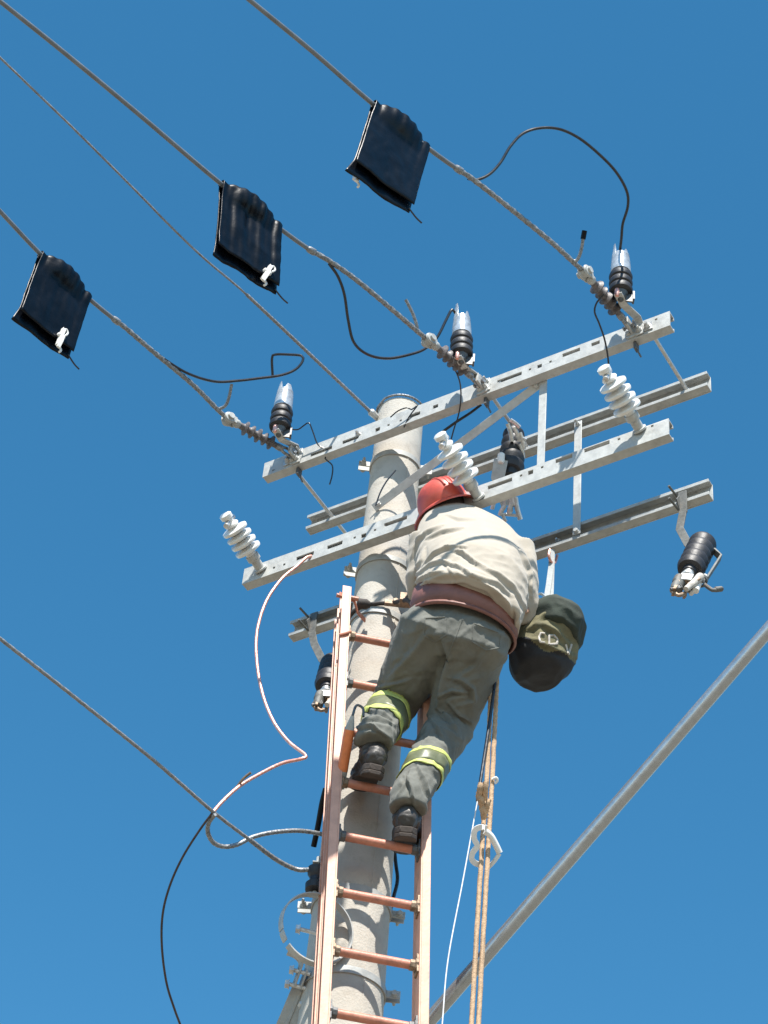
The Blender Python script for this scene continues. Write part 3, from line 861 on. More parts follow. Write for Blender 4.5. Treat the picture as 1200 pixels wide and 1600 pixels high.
# ------------------------------------------------------------------ fuse cutouts
def cutout(label, plate_px, y, br_px, p_top, p_bot, flip, kx=1.0, de_top=None, de_bot=None):
    T = Py(*p_top, y if de_top is None else de_top); Bt = Py(*p_bot, y if de_bot is None else de_bot)
    ax = nrm(Bt - T); L = np.linalg.norm(Bt - T)
    pl = Py(*plate_px, 0.155)
    rt = thing('fuse_cutout', pl, label, 'fuse cutout', 'black fuse cutouts on the rear arms')
    mb = MB()
    mb.box(pl, (0.036, 0, 0), (0, 0.007, 0), (0, 0, 0.125))
    mb.prism([pl + np.array([-.018, 0, .05]), pl + np.array([-.018, 0, -.05]), pl + np.array([-.018, -.03, -.0])], (0.006, 0, 0))
    for dz, dl in ((.035, .07), (-.035, .07)):
        mb.tube([pl + np.array([-.02, .0, dz]), pl + np.array([-.03, -dl, dz + .01])], .0055, n=8)
    B = [Py(*p, yy) for p, yy in br_px]
    mb.bar([pl + np.array([0, 0, -.05])] + B, 0.034, 0.007, (1, 0, 0))
    build(mb, 'bracket', 'iron_shaded', rt, bevel=0.001)  # bracket coloured dark for the shade under the arm
    pr = [(0, .03)]; n = 5; d = L / n
    for i in range(n):
        h = i * d; pr += [(h + .001, .047), (h + d * .15, .053), (h + d * .4, .056), (h + d * .65, .053), (h + d * .95, .048)]
    pr += [(L, .030), (L + .02, .026)]
    mb = MB(); mb.lathe(T, ax, pr, n=36)
    build(mb, 'insulator_body', 'polymer', rt)
    E = Bt if not flip else T; ea = ax if not flip else -ax
    mb = MB()
    mb.lathe(E + ea * .0, ea, [(0, .020), (.02, .022), (.04, .018), (.045, .026), (.06, .026)], n=16)
    mb.box(E + ea * .085 + ER * .0, ER * .05, EF * .05, ea * .05)
    build(mb, 'end_fitting', 'bolt', rt, bevel=0.003)
    mb = MB(); c = E + ea * .14
    mb.box(c - ER * .022, ER * .012, EF * .045, ea * .10); mb.box(c + ER * .020 + EF * .01, ER * .01, EF * .05, ea * .085)
    mb.tube([c - ER * .02 + ea * .05, c + ea * .07, c + ER * .02 + ea * .05], .008, n=8, step=.01)
    mb.tube([c - ER * .03 - ea * .04, c - ER * .036 + ea * .03, c - ER * .02 + ea * .06], .006, n=8, step=.01)
    build(mb, 'hinge', 'rust', rt, bevel=0.002)
    mb = MB(); c2 = E + ea * .10 + ER * .055 * kx
    mb.tube([c2 + ea * .06, c2, c2 - ea * .07 + ER * .01 * kx], lambda t: .013 - .003 * t, n=14, step=.02)
    build(mb, 'contact_horn', 'white_plastic' if not flip else 'cap', rt)
    mb = MB(); q = T + ax * (L * .25) + ER * .055 * kx
    mb.bar([q - EF * .0, q + ER * .035 * kx + ax * .05, c2 + ER * .02 * kx - ea * .04], 0.03, 0.008, EF)
    mb.band(c2 - ea * .03, ea, .022, .016, .006, n=18)
    mb.tube([c2 + ER * .02 * kx, c2 + ER * .06 * kx + ea * .04, c2 + ER * .075 * kx + ea * .03], .008, n=10, step=.012)
    mb.lathe(c2 + ER * .075 * kx + ea * .03, ER * kx - ea * .5, [(-.012, .006), (-.006, .011), (.02, .011), (.026, .006)], n=12)
    build(mb, 'contact_arm', 'iron_shaded', rt, bevel=0.001)
    mb = MB(); q = E + ea * .125 - ER * .018
    mb.lathe(q, ea, [(-.05, .018), (-.045, .028), (-.01, .030), (.0, .024), (.03, .027), (.055, .022), (.06, .01)], n=14, sx=1.0, sy=.8); build(mb, 'contact_housing', 'iron_shaded', rt, bevel=.002)
    mb = MB(); q = E + ea * .10 + ER * .040 * kx - EF * .02
    mb.tube([q - ea * .03 + ER * .012 * kx, q + ea * .02, q + ea * .085 - ER * .02 * kx], lambda t: .017 - .006 * t, n=14, step=.015); build(mb, 'fuse_holder', 'ink', rt)
    rnd = random.Random(5)
    for k in range(9):
        q = E + ea * rnd.uniform(.06, .19) + ER * rnd.uniform(-.035, .05) - EF * rnd.uniform(-.02, .03)
        mb = MB(); dv = nrm([rnd.uniform(-1, 1), rnd.uniform(-1, 1), rnd.uniform(-1, 1)])
        mb.bolt(q, dv, rnd.uniform(.008, .013), rnd.uniform(.012, .022), rnd.uniform(.01, .035))
        build(mb, 'bolt', ('rust', 'dark_steel', 'bolt')[k % 3], rt)
    return rt


cutout('black fuse cutout with rusty contacts hanging below the end of the lowest arm', (1067, 785), 0.15, [((1062, 826), .155), ((1075, 850), .13), ((1090, 862), .11)], (1099, 848), (1078, 892), False, 1.0, 0.12, 0.02)
cutout('black fuse cutout hanging half hidden behind the ladder', (489, 974), 0.15, [((491, 1006), .155), ((503, 1030), .13), ((514, 1040), .11)], (521, 1036), (511, 1074), False, 1.0, 0.12, 0.04)
# the middle one stands the other way up, over the lower arm
def middle_cutout():
    y = 0.06
    T = Py(803, 676, y); Bt = Py(797, 738, y - .02); ax = nrm(Bt - T); L = np.linalg.norm(Bt - T)
    rt = thing('fuse_cutout', Bt, 'black fuse cutout with bright contacts standing between the diagonal strut and lower arm', 'fuse cutout', 'black fuse cutouts on the rear arms')
    pr = [(0, .028)]; n = 5; d = L / n
    for i in range(n):
        h = i * d; r = .046 + .003 * i; pr += [(h + .001, r - .008), (h + d * .15, r), (h + d * .4, r + .002), (h + d * .65, r - .003), (h + d * .95, r - .01)]
    pr += [(L, .034), (L + .03, .028)]
    mb = MB(); mb.lathe(T, ax, pr, n=36); build(mb, 'insulator_body', 'polymer', rt)
    mb = MB()
    mb.lathe(T, -ax, [(-.005, .022), (.02, .022), (.03, .014), (.05, .014)], n=14)
    for (a, b) in (((793, 662), (800, 690)), ((803, 668), (812, 690)), ((812, 676), (818, 702)), ((797, 656), (812, 668)), ((806, 682), (822, 688)), ((812, 694), (817, 716))):
        p, q = along([a, b], Py(800, 680, y - .08)); mb = MB(); mb.tube([p, (p + q) / 2 + ER * .004, q], .010, n=10, step=.01)
        build(mb, 'contact', 'cap', rt)
    mb = MB(); q = Py(783, 716, y - .09); mb.lathe(q, EZ, [(-.03, .01), (-.02, .016), (.02, .016), (.03, .008)], n=12); build(mb, 'pin', 'white_plastic', rt)
    q2 = Py(778, 745, y - .07)
    mb = MB(); mb.bar([q + EZ * -.01, q2, q2 - EZ * .08 + np.array([0, .1, 0])], .06, .008, ER); build(mb, 'bracket', 'zinc_old', rt, bevel=.001)
    mb = MB()
    for (a, b, r) in (((800, 742), (798, 800), .010), ((781, 803), (814, 806), .007), ((776, 778), (806, 776), .008), ((792, 770), (789, 790), .007), ((801, 772), (803, 790), .012), ((789, 790), (781, 806), .010), ((800, 786), (796, 803), .012), ((805, 777), (813, 812), .011), ((777, 776), (769, 796), .009), ((786, 804), (791, 815), .008)):
        p, q = along([a, b], Py(800, 790, y - .03)); mb = MB(); mb.tube([p, (p + q) / 2 - ER * .003, q], r, n=10, step=.01)
        build(mb, 'hinge_piece', 'bolt', rt)


middle_cutout()

# ------------------------------------------------------------------ ladder
ZL0 = ZA - 0.85


def lad(z, r):                     # centre line point of the ladder plane at height z, r to the right
    return ER * r + (-EF) * (0.2 + math.tan(R_(4)) * (ZL0 - z) - math.tan(R_(7)) * r) + EZ * z


def lr(z): return -0.1518 - 0.0439 * (z - ZA + 1.0)
def rr_(z): return 0.2215 - 0.0425 * (z - ZA + 1.81)


LN = nrm(-EF * math.cos(R_(4)) + EZ * -math.sin(R_(4)) * 0 + ER * math.tan(R_(7)))
LU = nrm(lad(ZA - 1, lr(ZA - 1)) - lad(ZA - 3, lr(ZA - 3)))
LX = nrm(lad(ZA - 2, .2) - lad(ZA - 2, -.1)); LN = nrm(np.cross(LU, LX)); LN = LN if LN @ EF < 0 else -LN
zg = 0.0
ladder = thing('extension_ladder', lad(0, (lr(0) + rr_(0)) / 2), 'salmon fibreglass ladder standing against the pole under the worker', 'ladder')


def rail(ztop, f, sgn, shift=np.zeros(3)):
    mb = MB(); p0 = lad(0.0, f(0.0)) + shift; p1 = lad(ztop, f(ztop)) + shift; t = nrm(p1 - p0)
    c = (p0 + p1) / 2; Lr = np.linalg.norm(p1 - p0)
    fl, dp, th = 0.036, 0.068, 0.006
    mb.box(c - LX * sgn * (fl / 2 - th / 2), LX * th, LN * dp, t * Lr)
    for k in (-1, 1):
        mb.box(c + LX * sgn * (th / 2) + LN * k * (dp / 2 - th / 2), LX * (fl - th), LN * th, t * Lr)
    o = build(mb, 'rail', 'rail', ladder, bevel=0.0012)
    return o


ztL = PD(541, 922, 0.24)[2]; ztR = ZA - 0.9
rail(ztL, lr, -1); rail(ztR, rr_, 1)
rail(ztL - .06, lr, -1, -LN * .074 - LX * .006); rail(ztR - .06, rr_, 1, -LN * .074 + LX * .004)
k = 0
for i in range(-2, 30):
    z = ZA - 1.51 - 0.2575 * i
    if z < 0.15: break
    if z > ztL - .1: continue
    a, b = lad(z + 0.006, lr(z)), lad(z - 0.0, rr_(z))
    mb = MB(); e = nrm(b - a)
    mb.lathe(a + e * .012, e, [(0, .0165), (np.linalg.norm(b - a) - .024, .0165)], n=20)
    rg = build(mb, 'rung', 'rung', ladder)
    for q, s in ((a, 1), (b, -1)):
        mb = MB()
        mb.lathe(q + e * s * .016, e * s, [(0, .027), (.012, .027), (.013, .021), (.03, .0205), (.031, .017)], n=8)
        mb.box(q + e * s * .021 + LU * .0, e * .008, LN * .045, LU * .075)
        build(mb, 'rung_socket', 'rust' if i % 3 else 'dark_steel', rg, bevel=0.001)
# cross strap and hook at the ladder head
mb = MB(); p = lad(ztL - .05, lr(ztL - .05))
mb.bar([p + LN * .03 - LX * .03, p + LX * .035 + LN * .01, p + LX * .06 - LN * .05, p + LX * .10 - LN * .09], .022, .006, LU)
mb.tube([p - LX * .04 + LN * .02, p + LX * .05 + LN * .02], .009, n=10)
build(mb, 'head_hook', 'rung', ladder, bevel=.001)
mb = MB(); p = lad(ztL - .28, lr(ztL - .28)); mb.tube([p + LN * .038 - LX * .022 - LU * .012, p + LN * .040, p + LN * .037 + LX * .022 + LU * .018], .006, n=8); build(mb, 'tie', 'rung', ladder)

# ------------------------------------------------------------------ worker
TW = -EF                           # towards the viewer


def J(px, py, de): return PD(px, py, de)


def ring(px, py, de, wpx, dm, tilt=0.0, pitch=0.0, hw=None):
    """torso ring: centre pixel, half width in pixels, half depth in metres, tilt: right side down (deg), pitch: viewer side up"""
    c = PD(px, py, de); wm = (wpx / ppm(c)) if hw is None else hw
    u = ER * math.cos(R_(tilt)) - EZ * math.sin(R_(tilt))
    v = TW * math.cos(R_(pitch)) + EZ * math.sin(R_(pitch))
    return (c, u * wm, v * dm)


def limb(pts, n=24, flat=1.0, hint=None):
    """pts: (point, radius m)"""
    P = [np.asarray(p[0]) for p in pts]; out = []
    for i, (p, r) in enumerate(pts):
        t = nrm(P[min(i + 1, len(P) - 1)] - P[max(i - 1, 0)])
        u, v = perp(t, ER if hint is None else hint)
        out.append((p, u * r, v * r * flat))
    return out


def lerp(a, b, t): return np.asarray(a) * (1 - t) + np.asarray(b) * t


zR = ZA - 1.51 - 0.2575 * 3 + .030; zL = ZA - 1.51 - 0.2575 * 2 + .030
bR0 = J(634, 1300, .345) * np.array([1, 1, 0]) + EZ * zR; bL0 = J(580, 1210, .36) * np.array([1, 1, 0]) + EZ * zL
Rhip, Rkn, Ran = J(744, 995, .49), J(703, 1136, .25), bR0 + EZ * .115 + TW * .045
Lhip, Lkn, Lan = J(676, 985, .49), J(614, 1104, .20), bL0 + EZ * .12 + TW * .04
torso = [ring(716, 1036, 0.440, 68, .11, 10, -35), ring(717, 1012, 0.485, 78, .140, 11, -26), ring(720, 990, 0.495, 78, .140, 12, -14), ring(724, 972, 0.490, 77, .135, 13, -4),
         ring(733, 944, 0.505, 84, .155, 12, 6), ring(738, 915, 0.500, 88, .16, 10, 14), ring(740, 887, 0.480, 90, .155, 9, 22), ring(738, 862, 0.450, 88, .145, 8, 30),
         ring(733, 842, 0.425, 80, .125, 7, 36), ring(722, 826, 0.405, 62, .10, 5, 40), ring(708, 813, 0.395, 36, .075, 4, 40)]
NK0, NK1 = J(704, 812, .40), J(698, 803, .385)
HC = J(697, 802, .385)
Rsh, Rel, Rha = J(806, 862, .45), J(816, 952, .47), J(770, 880, .19)
Lsh, Lel, Lha = J(664, 848, .43), J(657, 925, .39), J(676, 858, .19)

# body: one continuous surface
mb = MB()
sh = lambda rg, k: (rg[0], rg[1] * k, rg[2] * k)
mb.loft([sh(r, .80) for r in torso[1:]])
mb.loft(limb([(J(706, 820, .41), .06), (NK0, .056), (NK1, .054), (HC, .05)]))
HAX = nrm(-ER * .40 + EZ * .80 + TW * .36)         # crown direction, bowed and turned
HFW = nrm(-TW * .85 - ER * .25 + EZ * .2); HFW = nrm(HFW - HAX * (HFW @ HAX)); HSD = np.cross(HAX, HFW)
hr = []
for t, a, b, off in ((-.115, .030, .035, .055), (-.095, .052, .060, .035), (-.06, .066, .078, .018), (-.02, .074, .092, .004), (.02, .077, .097, 0), (.06, .072, .09, -.004), (.09, .055, .07, -.006), (.108, .028, .036, -.006)):
    hr.append((HC + HAX * t + HFW * off, HSD * a, HFW * b))
mb.loft(hr)
mb.loft(limb([(HC + HFW * .085 - HAX * .015, .016), (HC + HFW * .108 - HAX * .045, .017), (HC + HFW * .088 - HAX * .058, .012)]))       # nose
mb.loft([(HC + HFW * .078 - HAX * .085, HSD * .026, HAX * .010), (HC + HFW * .089 - HAX * .085, HSD * .020, HAX * .007)])                     # lips
for s in (-1, 1):
    mb.loft([(HC + HSD * s * .07 - HAX * .015, HFW * .018, HAX * .030), (HC + HSD * s * .086 - HAX * .012 - HFW * .006, HFW * .016, HAX * .028)])  # ears
    mb.ball(HC + HFW * .083 + HSD * s * .032 - HAX * .008, .013)
for (s_, e_, h_) in ((Rsh, Rel, Rha), (Lsh, Lel, Lha)):
    wr = e_ + (h_ - e_) * .80
    mb.loft(limb([(s_, .046), (lerp(s_, e_, .5), .042), (e_, .034), (lerp(e_, wr, .35), .035), (wr, .027), (lerp(wr, h_, .5), .030)]))
    d = nrm(h_ - e_); side = nrm(np.cross(d, EZ)); nn = np.cross(side, d)
    pc_ = wr + d * .055
    mb.loft([(wr, side * .026, nn * .019), (pc_, side * .041, nn * .016), (wr + d * .10, side * .040, nn * .013)])
    for kf, lf in zip((-1.5, -.5, .5, 1.5), (.072, .082, .078, .062)):      # four fingers curled over a bar
        b0 = wr + d * .095 + side * kf * .020
        mb.loft(limb([(b0, .0095), (b0 + d * lf * .45 - nn * .006, .009), (b0 + d * lf * .62 - nn * lf * .40, .0085), (b0 + d * lf * .35 - nn * lf * .62, .0075)], n=12))
    sgn = 1 if h_ is Rha else -1
    b0 = wr + d * .035 - side * .034 * sgn
    mb.loft(limb([(b0, .013), (b0 + d * .03 - side * .022 * sgn - nn * .012, .011), (b0 + d * .055 - side * .018 * sgn - nn * .035, .009)], n=12))
for (h_, k_, a_) in ((Rhip, Rkn, Ran), (Lhip, Lkn, Lan)):
    mb.loft(limb([(h_ + EZ * .05, .07), (h_, .075), (lerp(h_, k_, .5), .068), (k_, .055), (lerp(k_, a_, .35), .055), (lerp(k_, a_, .8), .037), (a_, .034), (a_ - EZ * .03, .034)]))
bme = fuse(mb, 0.0065, 3)
person = build(bme, 'person', ['skin'], base=lerp(Ran, Lan, .5) - EZ * .08)
tag(person, 'lineman in beige shirt and grey trousers standing on the ladder, bent towards the pole', 'person')

# trousers
mb = MB()
pel = [torso[0], torso[1], torso[2], torso[3]]
pel = [(r[0], r[1] * 1.0, r[2] * 1.0) for r in pel]
pel[0] = (pel[0][0], pel[0][1] * .9, pel[0][2] * .9)
pel[3] = (pel[3][0] - EZ * .005, pel[3][1] * .96, pel[3][2] * .95)
mb.loft(pel)
cuffR = lerp(Rkn, Ran, .90); cuffL = lerp(Lkn, Lan, .78)
legR = [(Rhip + EZ * .06, .105), (Rhip + TW * .015, .138), (lerp(Rhip, Rkn, .35), .124), (lerp(Rhip, Rkn, .7), .106), (Rkn, .092), (lerp(Rkn, Ran, .25), .085), (lerp(Rkn, Ran, .5), .078), (lerp(Rkn, Ran, .75), .072), (Ran, .070), (Ran - EZ * .055 + TW * .0, .069)]
legL = [(Lhip + EZ * .06, .100), (Lhip + TW * .015, .134), (lerp(Lhip, Lkn, .35), .122), (lerp(Lhip, Lkn, .7), .106), (lerp(Lhip, Lkn, .95), .092), (lerp(Lkn, Lan, .2), .084), (lerp(Lkn, Lan, .5), .077), (lerp(Lkn, Lan, .8), .068), (Lan, .068), (Lan - EZ * .035, .068)]
mb.loft(limb(legR)); mb.loft(limb(legL))
tme = fuse(mb, 0.006, 7)


def seg_t(co, a, b):
    d = b - a; return ((co - a) @ d) / (d @ d)


def fold_field(co, folds):
    """creases drawn as polylines over the garment: (points px, width px, height m)"""
    d = co - CAMP; z = d @ FW
    px = 600 + FPX * (d @ CR) / z; py = 800 - FPX * (d @ CU) / z
    out = np.zeros(len(co))
    for (pl, wd, h) in folds:
        best = np.full(len(co), 1e9); sgn = np.ones(len(co)); tt = np.zeros(len(co))
        tot = len(pl) - 1
        for i in range(tot):
            (x0, y0), (x1, y1) = pl[i], pl[i + 1]
            dx, dy = x1 - x0, y1 - y0; L2 = dx * dx + dy * dy
            t = np.clip(((px - x0) * dx + (py - y0) * dy) / L2, 0, 1)
            qx = px - (x0 + dx * t); qy = py - (y0 + dy * t); r = np.hypot(qx, qy)
            s = np.sign(dx * qy - dy * qx); m = r < best
            best = np.where(m, r, best); sgn = np.where(m, s, sgn); tt = np.where(m, (i + t) / tot, tt)
        fade = np.sin(np.pi * np.clip(tt * .86 + .07, 0, 1)) ** .7
        x = best * sgn / (wd * .62)
        out += h * fade * (np.exp(-(x + .55) ** 2 * 2.2) - 0.75 * np.exp(-(x - .55) ** 2 * 2.2))
    return out


def ridged(co, sc, seed, ax=None, stretch=1.0):
    out = np.empty(len(co))
    if ax is not None:
        a = co @ ax; co = co - np.outer(a, ax) + np.outer(a * stretch, ax)
    for i, p in enumerate(co):
        q = Vector(p) * sc + Vector((seed, seed * 1.7, -seed))
        out[i] = (1 - abs(noise.noise(q)) * 2) * .65 + (1 - abs(noise.noise(q * 2.1)) * 2) * .35
    return out


RA = nrm(Rhip - Ran); LA = nrm(Lkn - Lan)
t_folds = [
    ([(706, 1062), (722, 1066), (736, 1078), (738, 1094), (722, 1098)], 8, .010), ([(690, 1090), (706, 1082), (728, 1084)], 6, .010), ([(684, 1110), (700, 1124), (712, 1146)], 6, .010),
    ([(672, 1124), (684, 1142), (692, 1154)], 5, .009), ([(700, 1100), (716, 1118), (734, 1130)], 6, .009), ([(668, 1150), (660, 1160), (655, 1170)], 5, .007),
    ([(632, 1215), (640, 1232), (646, 1258)], 5, .010), ([(652, 1200), (660, 1218), (666, 1242)], 6, .010), ([(640, 1205), (634, 1222), (622, 1240)], 5, .009),
    ([(566, 1110), (585, 1112), (608, 1124)], 5, .008), ([(572, 1128), (592, 1124), (612, 1134)], 5, .009), ([(560, 1140), (580, 1136), (604, 1152)], 5, .009),
    ([(690, 1004), (700, 1030), (690, 1064), (682, 1100)], 9, .012), ([(640, 1060), (620, 1066), (590, 1072)], 7, .006), ([(760, 1010), (740, 1040), (712, 1058)], 10, .006), ([(664, 990), (640, 1020), (612, 1050)], 12, .006)]


def trouser_disp(co, no):
    tR = seg_t(co, Rkn, Ran); w1 = np.clip(1.15 - np.abs(tR - .45) * 1.05, .18, 1)
    warp = np.array([[noise.noise(Vector(p) * 6 + Vector((k * 9.1, 2, 5))) for k in range(3)] for p in co]) * .045
    q = co + warp
    n1 = ridged(q, 11, 3.1, nrm(RA + ER * .55), .45); n2 = ridged(q, 26, 8.3, nrm(RA - ER * .5), .5); n3 = ridged(q, 60, 2.3)
    d = (np.clip(n1, 0, 1) ** 2 - .3) * .014 * w1 + (n2 - .4) * .004 * w1 + (n3 - .4) * .0012 + fold_field(co, t_folds) * 1.5
    return d


displace(tme, trouser_disp)
trousers = build(tme, 'trousers', ['trousers'], person)
tb = BVHTree.FromPolygons([tuple(np.array(v.co) + origin_of(person)) for v in tme.vertices], [tuple(p.vertices) for p in tme.polygons])


def wrap_band(bvh, a, b, t0, t1, name, m, parent, off=.003, tiltv=None, n=56, rows=5, rmax=.16):
    """tape round a limb: rays from the axis find the cloth, the tape lies just outside it"""
    a, b = np.asarray(a), np.asarray(b); ax = nrm(b - a); u, v = perp(ax, ER)
    V = []; F = []
    tl = tiltv if tiltv is not None else np.zeros(3); RR = []
    for i in range(rows):
        c = lerp(a, b, t0 + (t1 - t0) * i / (rows - 1))
        for k in range(n):
            an = 2 * math.pi * k / n; d = u * math.cos(an) + v * math.sin(an)
            o = c + ax * (d @ tl) * .085
            hit = bvh.ray_cast(Vector(o), Vector(d), rmax)
            r = hit[3] if hit[0] is not None else .085
            RR.append((o, d, r))
    md = float(np.median([q[2] for q in RR]))
    V = [o + d * (min(r, md * 1.22) + off) for o, d, r in RR]
    for i in range(rows - 1):
        for k in range(n):
            k2 = (k + 1) % n; F.append((i * n + k, i * n + k2, (i + 1) * n + k2, (i + 1) * n + k))
    mb = MB(); mb.add(V, F); o = build(mb, name, m, parent, sharp=80)
    so = o.modifiers.new('t', 'SOLIDIFY'); so.thickness = .003; so.offset = 1
    return o


def px_t(a, b, py):                # fraction along a..b whose pixel row is py
    ts = np.linspace(-.3, 1.3, 400); ys = [pix(lerp(a, b, t))[1] for t in ts]
    return float(ts[int(np.argmin(np.abs(np.array(ys) - py)))])


for (a, b, rows, tl) in ((Rkn, Ran, ((1180, 1185), (1185, 1199), (1199, 1204)), ER * -.30), (Lkn, Lan, ((1100, 1105), (1105, 1116), (1116, 1121)), ER * .15)):
    for i, (y0, y1) in enumerate(rows):
        wrap_band(tb, a, b, px_t(a, b, y0 + 14), px_t(a, b, y1 + 14), 'reflective_band', 'tape_mid' if i == 1 else 'lime', trousers, off=.004 if i != 1 else .003, tiltv=tl)

SEAM = [[(722, 968), (712, 996), (700, 1024), (690, 1046)], [(740, 974), (783, 990)], [(740, 974), (738, 1003), (760, 1016), (780, 1012), (783, 990)], [(664, 966), (700, 964)], [(664, 966), (662, 992), (680, 1003), (698, 992), (700, 964)]]
def seams(bvh, strokes, name, m, parent, r):
    for st in strokes:
        mb = MB(); P = []
        for a, b in zip(st[:-1], st[1:]):
            for t in np.linspace(0, 1, 8, endpoint=False):
                v = nrm(ray(a[0] + (b[0] - a[0]) * t, a[1] + (b[1] - a[1]) * t)); h = bvh.ray_cast(Vector(CAMP), Vector(v), 30)
                if h[0] is not None: P.append(np.array(h[0]))
        if len(P) > 3:
            mb.tube(P, r, n=6); build(mb, name, m, parent)


seams(tb, SEAM, 'seam', 'trousers', trousers, .0032)
# belt
bt = MB(); br = []
for (f, k) in ((0.02, 1.06), (0.5, 1.075), (0.95, 1.06)):
    c0, c1 = ring(722, 984, .497, 79, .150, 12, -6), ring(728, 950, .500, 80, .152, 13, 2)
    br.append((lerp(c0[0], c1[0], f), lerp(c0[1], c1[1], f) * k, lerp(c0[2], c1[2], f) * k))
bt.loft(br, n=60, caps=False)
belt = build(bt, 'belt', 'belt', person); so = belt.modifiers.new('t', 'SOLIDIFY'); so.thickness = .007; so.offset = 1; so.use_even_offset = True
bt = MB(); br = []
for (f, k) in ((-0.08, 1.055), (-0.02, 1.085), (0.03, 1.075)):
    br.append((lerp(c0[0], c1[0], f), lerp(c0[1], c1[1], f) * k, lerp(c0[2], c1[2], f) * k))
bt.loft(br, n=60, caps=False)
edge = build(bt, 'edge_strip', 'belt', belt); so = edge.modifiers.new('t', 'SOLIDIFY'); so.thickness = .006; so.offset = 1

# shirt
mb = MB()
hem = ring(731, 958, .53, 87, .200, 19, 0)
bil = [1.24, 1.18, 1.10] + [1.03] * 8
tor = [hem] + [(r[0] + TW * (b_ - 1.03) * .10 - EZ * (b_ - 1.03) * .10, r[1] * 1.02, r[2] * b_) for r, b_ in zip(torso[4:], bil)]
tor.append(ring(703, 806, .39, 19, .060, 4, 38))
mb.loft(tor, n=44)
for (s_, e_, h_, k) in ((Rsh, Rel, Rha, 1.0), (Lsh, Lel, Lha, .86)):
    mb.loft(limb([(s_ + (J(733, 838, .45) - s_) * .25, .085 * k), (s_, .082 * k), (lerp(s_, e_, .4), .076 * k), (lerp(s_, e_, .8), .070 * k), (e_, .064 * k), (lerp(e_, h_, .3), .056 * k), (lerp(e_, h_, .62), .047 * k)]))
sme = fuse(mb, 0.006, 7)
s_folds = [([(652, 846), (668, 832), (690, 822)], 5, .008), ([(668, 842), (690, 832), (722, 826)], 5, .008), ([(660, 884), (676, 868), (700, 856), (726, 856)], 5, .010),
           ([(700, 858), (722, 864), (742, 880), (756, 886)], 6, .010), ([(652, 900), (668, 884), (690, 878), (715, 886), (735, 900), (760, 910)], 6, .008), ([(650, 914), (664, 902), (690, 894)], 4, .010),
           ([(652, 924), (672, 914), (706, 916)], 4, .009), ([(655, 906), (690, 912), (725, 910), (760, 925), (780, 950)], 6, .006),            ([(742, 884), (776, 898), (800, 918), (818, 950)], 7, .009), ([(740, 900), (776, 912), (800, 932)], 6, .007), ([(645, 870), (652, 850), (660, 836)], 5, .008), ([(650, 893), (660, 875), (664, 858)], 5, .008),
           ([(800, 930), (806, 960), (802, 985)], 6, .010), ([(700, 806), (715, 812), (740, 812)], 5, .005), ([(690, 870), (700, 890), (712, 905)], 5, .005), ([(812, 860), (826, 890), (830, 930)], 5, .008)]
SA = nrm(ER + EZ * .5)


def shirt_disp(co, no):
    d = co - CAMP; z = d @ FW; py = 800 - FPX * (d @ CU) / z
    low = np.clip((py - 815) / 60, .15, 1)
    n1 = ridged(co, 9, 5.7, SA, .35); n2 = ridged(co, 24, 1.3, SA, .45)
    return fold_field(co, s_folds) * 1.3 + ((n1 - .45) * .008 + (n2 - .4) * .002) * low


displace(sme, shirt_disp)
shirt = build(sme, 'shirt', ['shirt'], person)
# collar
cl_ = MB(); rg = [ring(704, 810, .395, 21, .066, 4, 25), ring(702, 805, .39, 19, .060, 4, 25), ring(701, 800, .385, 19.5, .062, 4, 25)]
cl_.loft(rg, n=40, caps=False); co_ = build(cl_, 'collar', 'shirt', shirt); so = co_.modifiers.new('t', 'SOLIDIFY'); so.thickness = .005

# boots
def boot(an, toe, zsole, hgt, name='boot'):
    d0 = nrm(np.asarray(toe) * np.array([1, 1, 0])); s = np.cross(EZ, d0); base = np.array([an[0], an[1], zsole])
    EZ0 = np.array([0, 0, 1.0]); d = nrm(d0 + EZ0 * .38); EZn = np.cross(d, s); EZn = EZn if EZn[2] > 0 else -EZn
    base = base + d0 * .02 - EZ0 * .022
    mb = MB(); heel = base - d * .075
    rg = []
    for (t, w_, h0, h1) in ((-.085, .020, .02, .06), (-.07, .034, .0, .085), (-.03, .039, 0, .11), (.02, .041, 0, .105), (.07, .045, 0, .085), (.12, .049, 0, .068), (.165, .046, 0, .06), (.195, .032, .004, .05), (.208, .014, .012, .036)):
        rg.append((base + d * t + EZn * ((h0 + h1) / 2 + .018), s * w_, EZn * (h1 - h0) / 2))
    mb.loft(rg, n=24)
    mb.loft(limb([(base + EZ * .06 - d * .028, .052), (base + EZ * .12 - d * .026, .053), (base + EZ * .18 - d * .024, .056), (base + EZ * hgt - d * .02, .058)], hint=s))
    me = fuse(mb, .005, 4)

    def bd(co, no):
        h = co[:, 2] - zsole
        n1 = ridged(co, 16, 2.2, EZ, 2.2)
        return (n1 - .45) * .005 + .0035 * np.sin(h * 150) * np.clip((h - .07) * 20, 0, 1)
    displace(me, bd)
    o = build(me, name, ['boot'], person)
    mb = MB()
    out = [(-.085, .022), (-.06, .040), (-.02, .042), (.03, .040), (.08, .047), (.13, .051), (.17, .047), (.20, .030), (.212, .012)]
    poly = [base + d * t + s * w_ for t, w_ in out] + [base + d * t - s * w_ for t, w_ in out[::-1]]
    mb.prism(poly, EZn * .024)
    heelp = [base + d * t + s * w_ - EZn * .016 for t, w_ in out[:3]] + [base + d * t - s * w_ - EZn * .016 for t, w_ in out[:3][::-1]]
    mb.prism(heelp, EZn * .016)
    so_ = build(mb, 'sole', 'sole', o, bevel=.003)
    return o


boot(bR0, -TW * 1 + ER * .02, zR, .17)
boot(bL0, -TW * 1 - ER * .22, zL, .17)

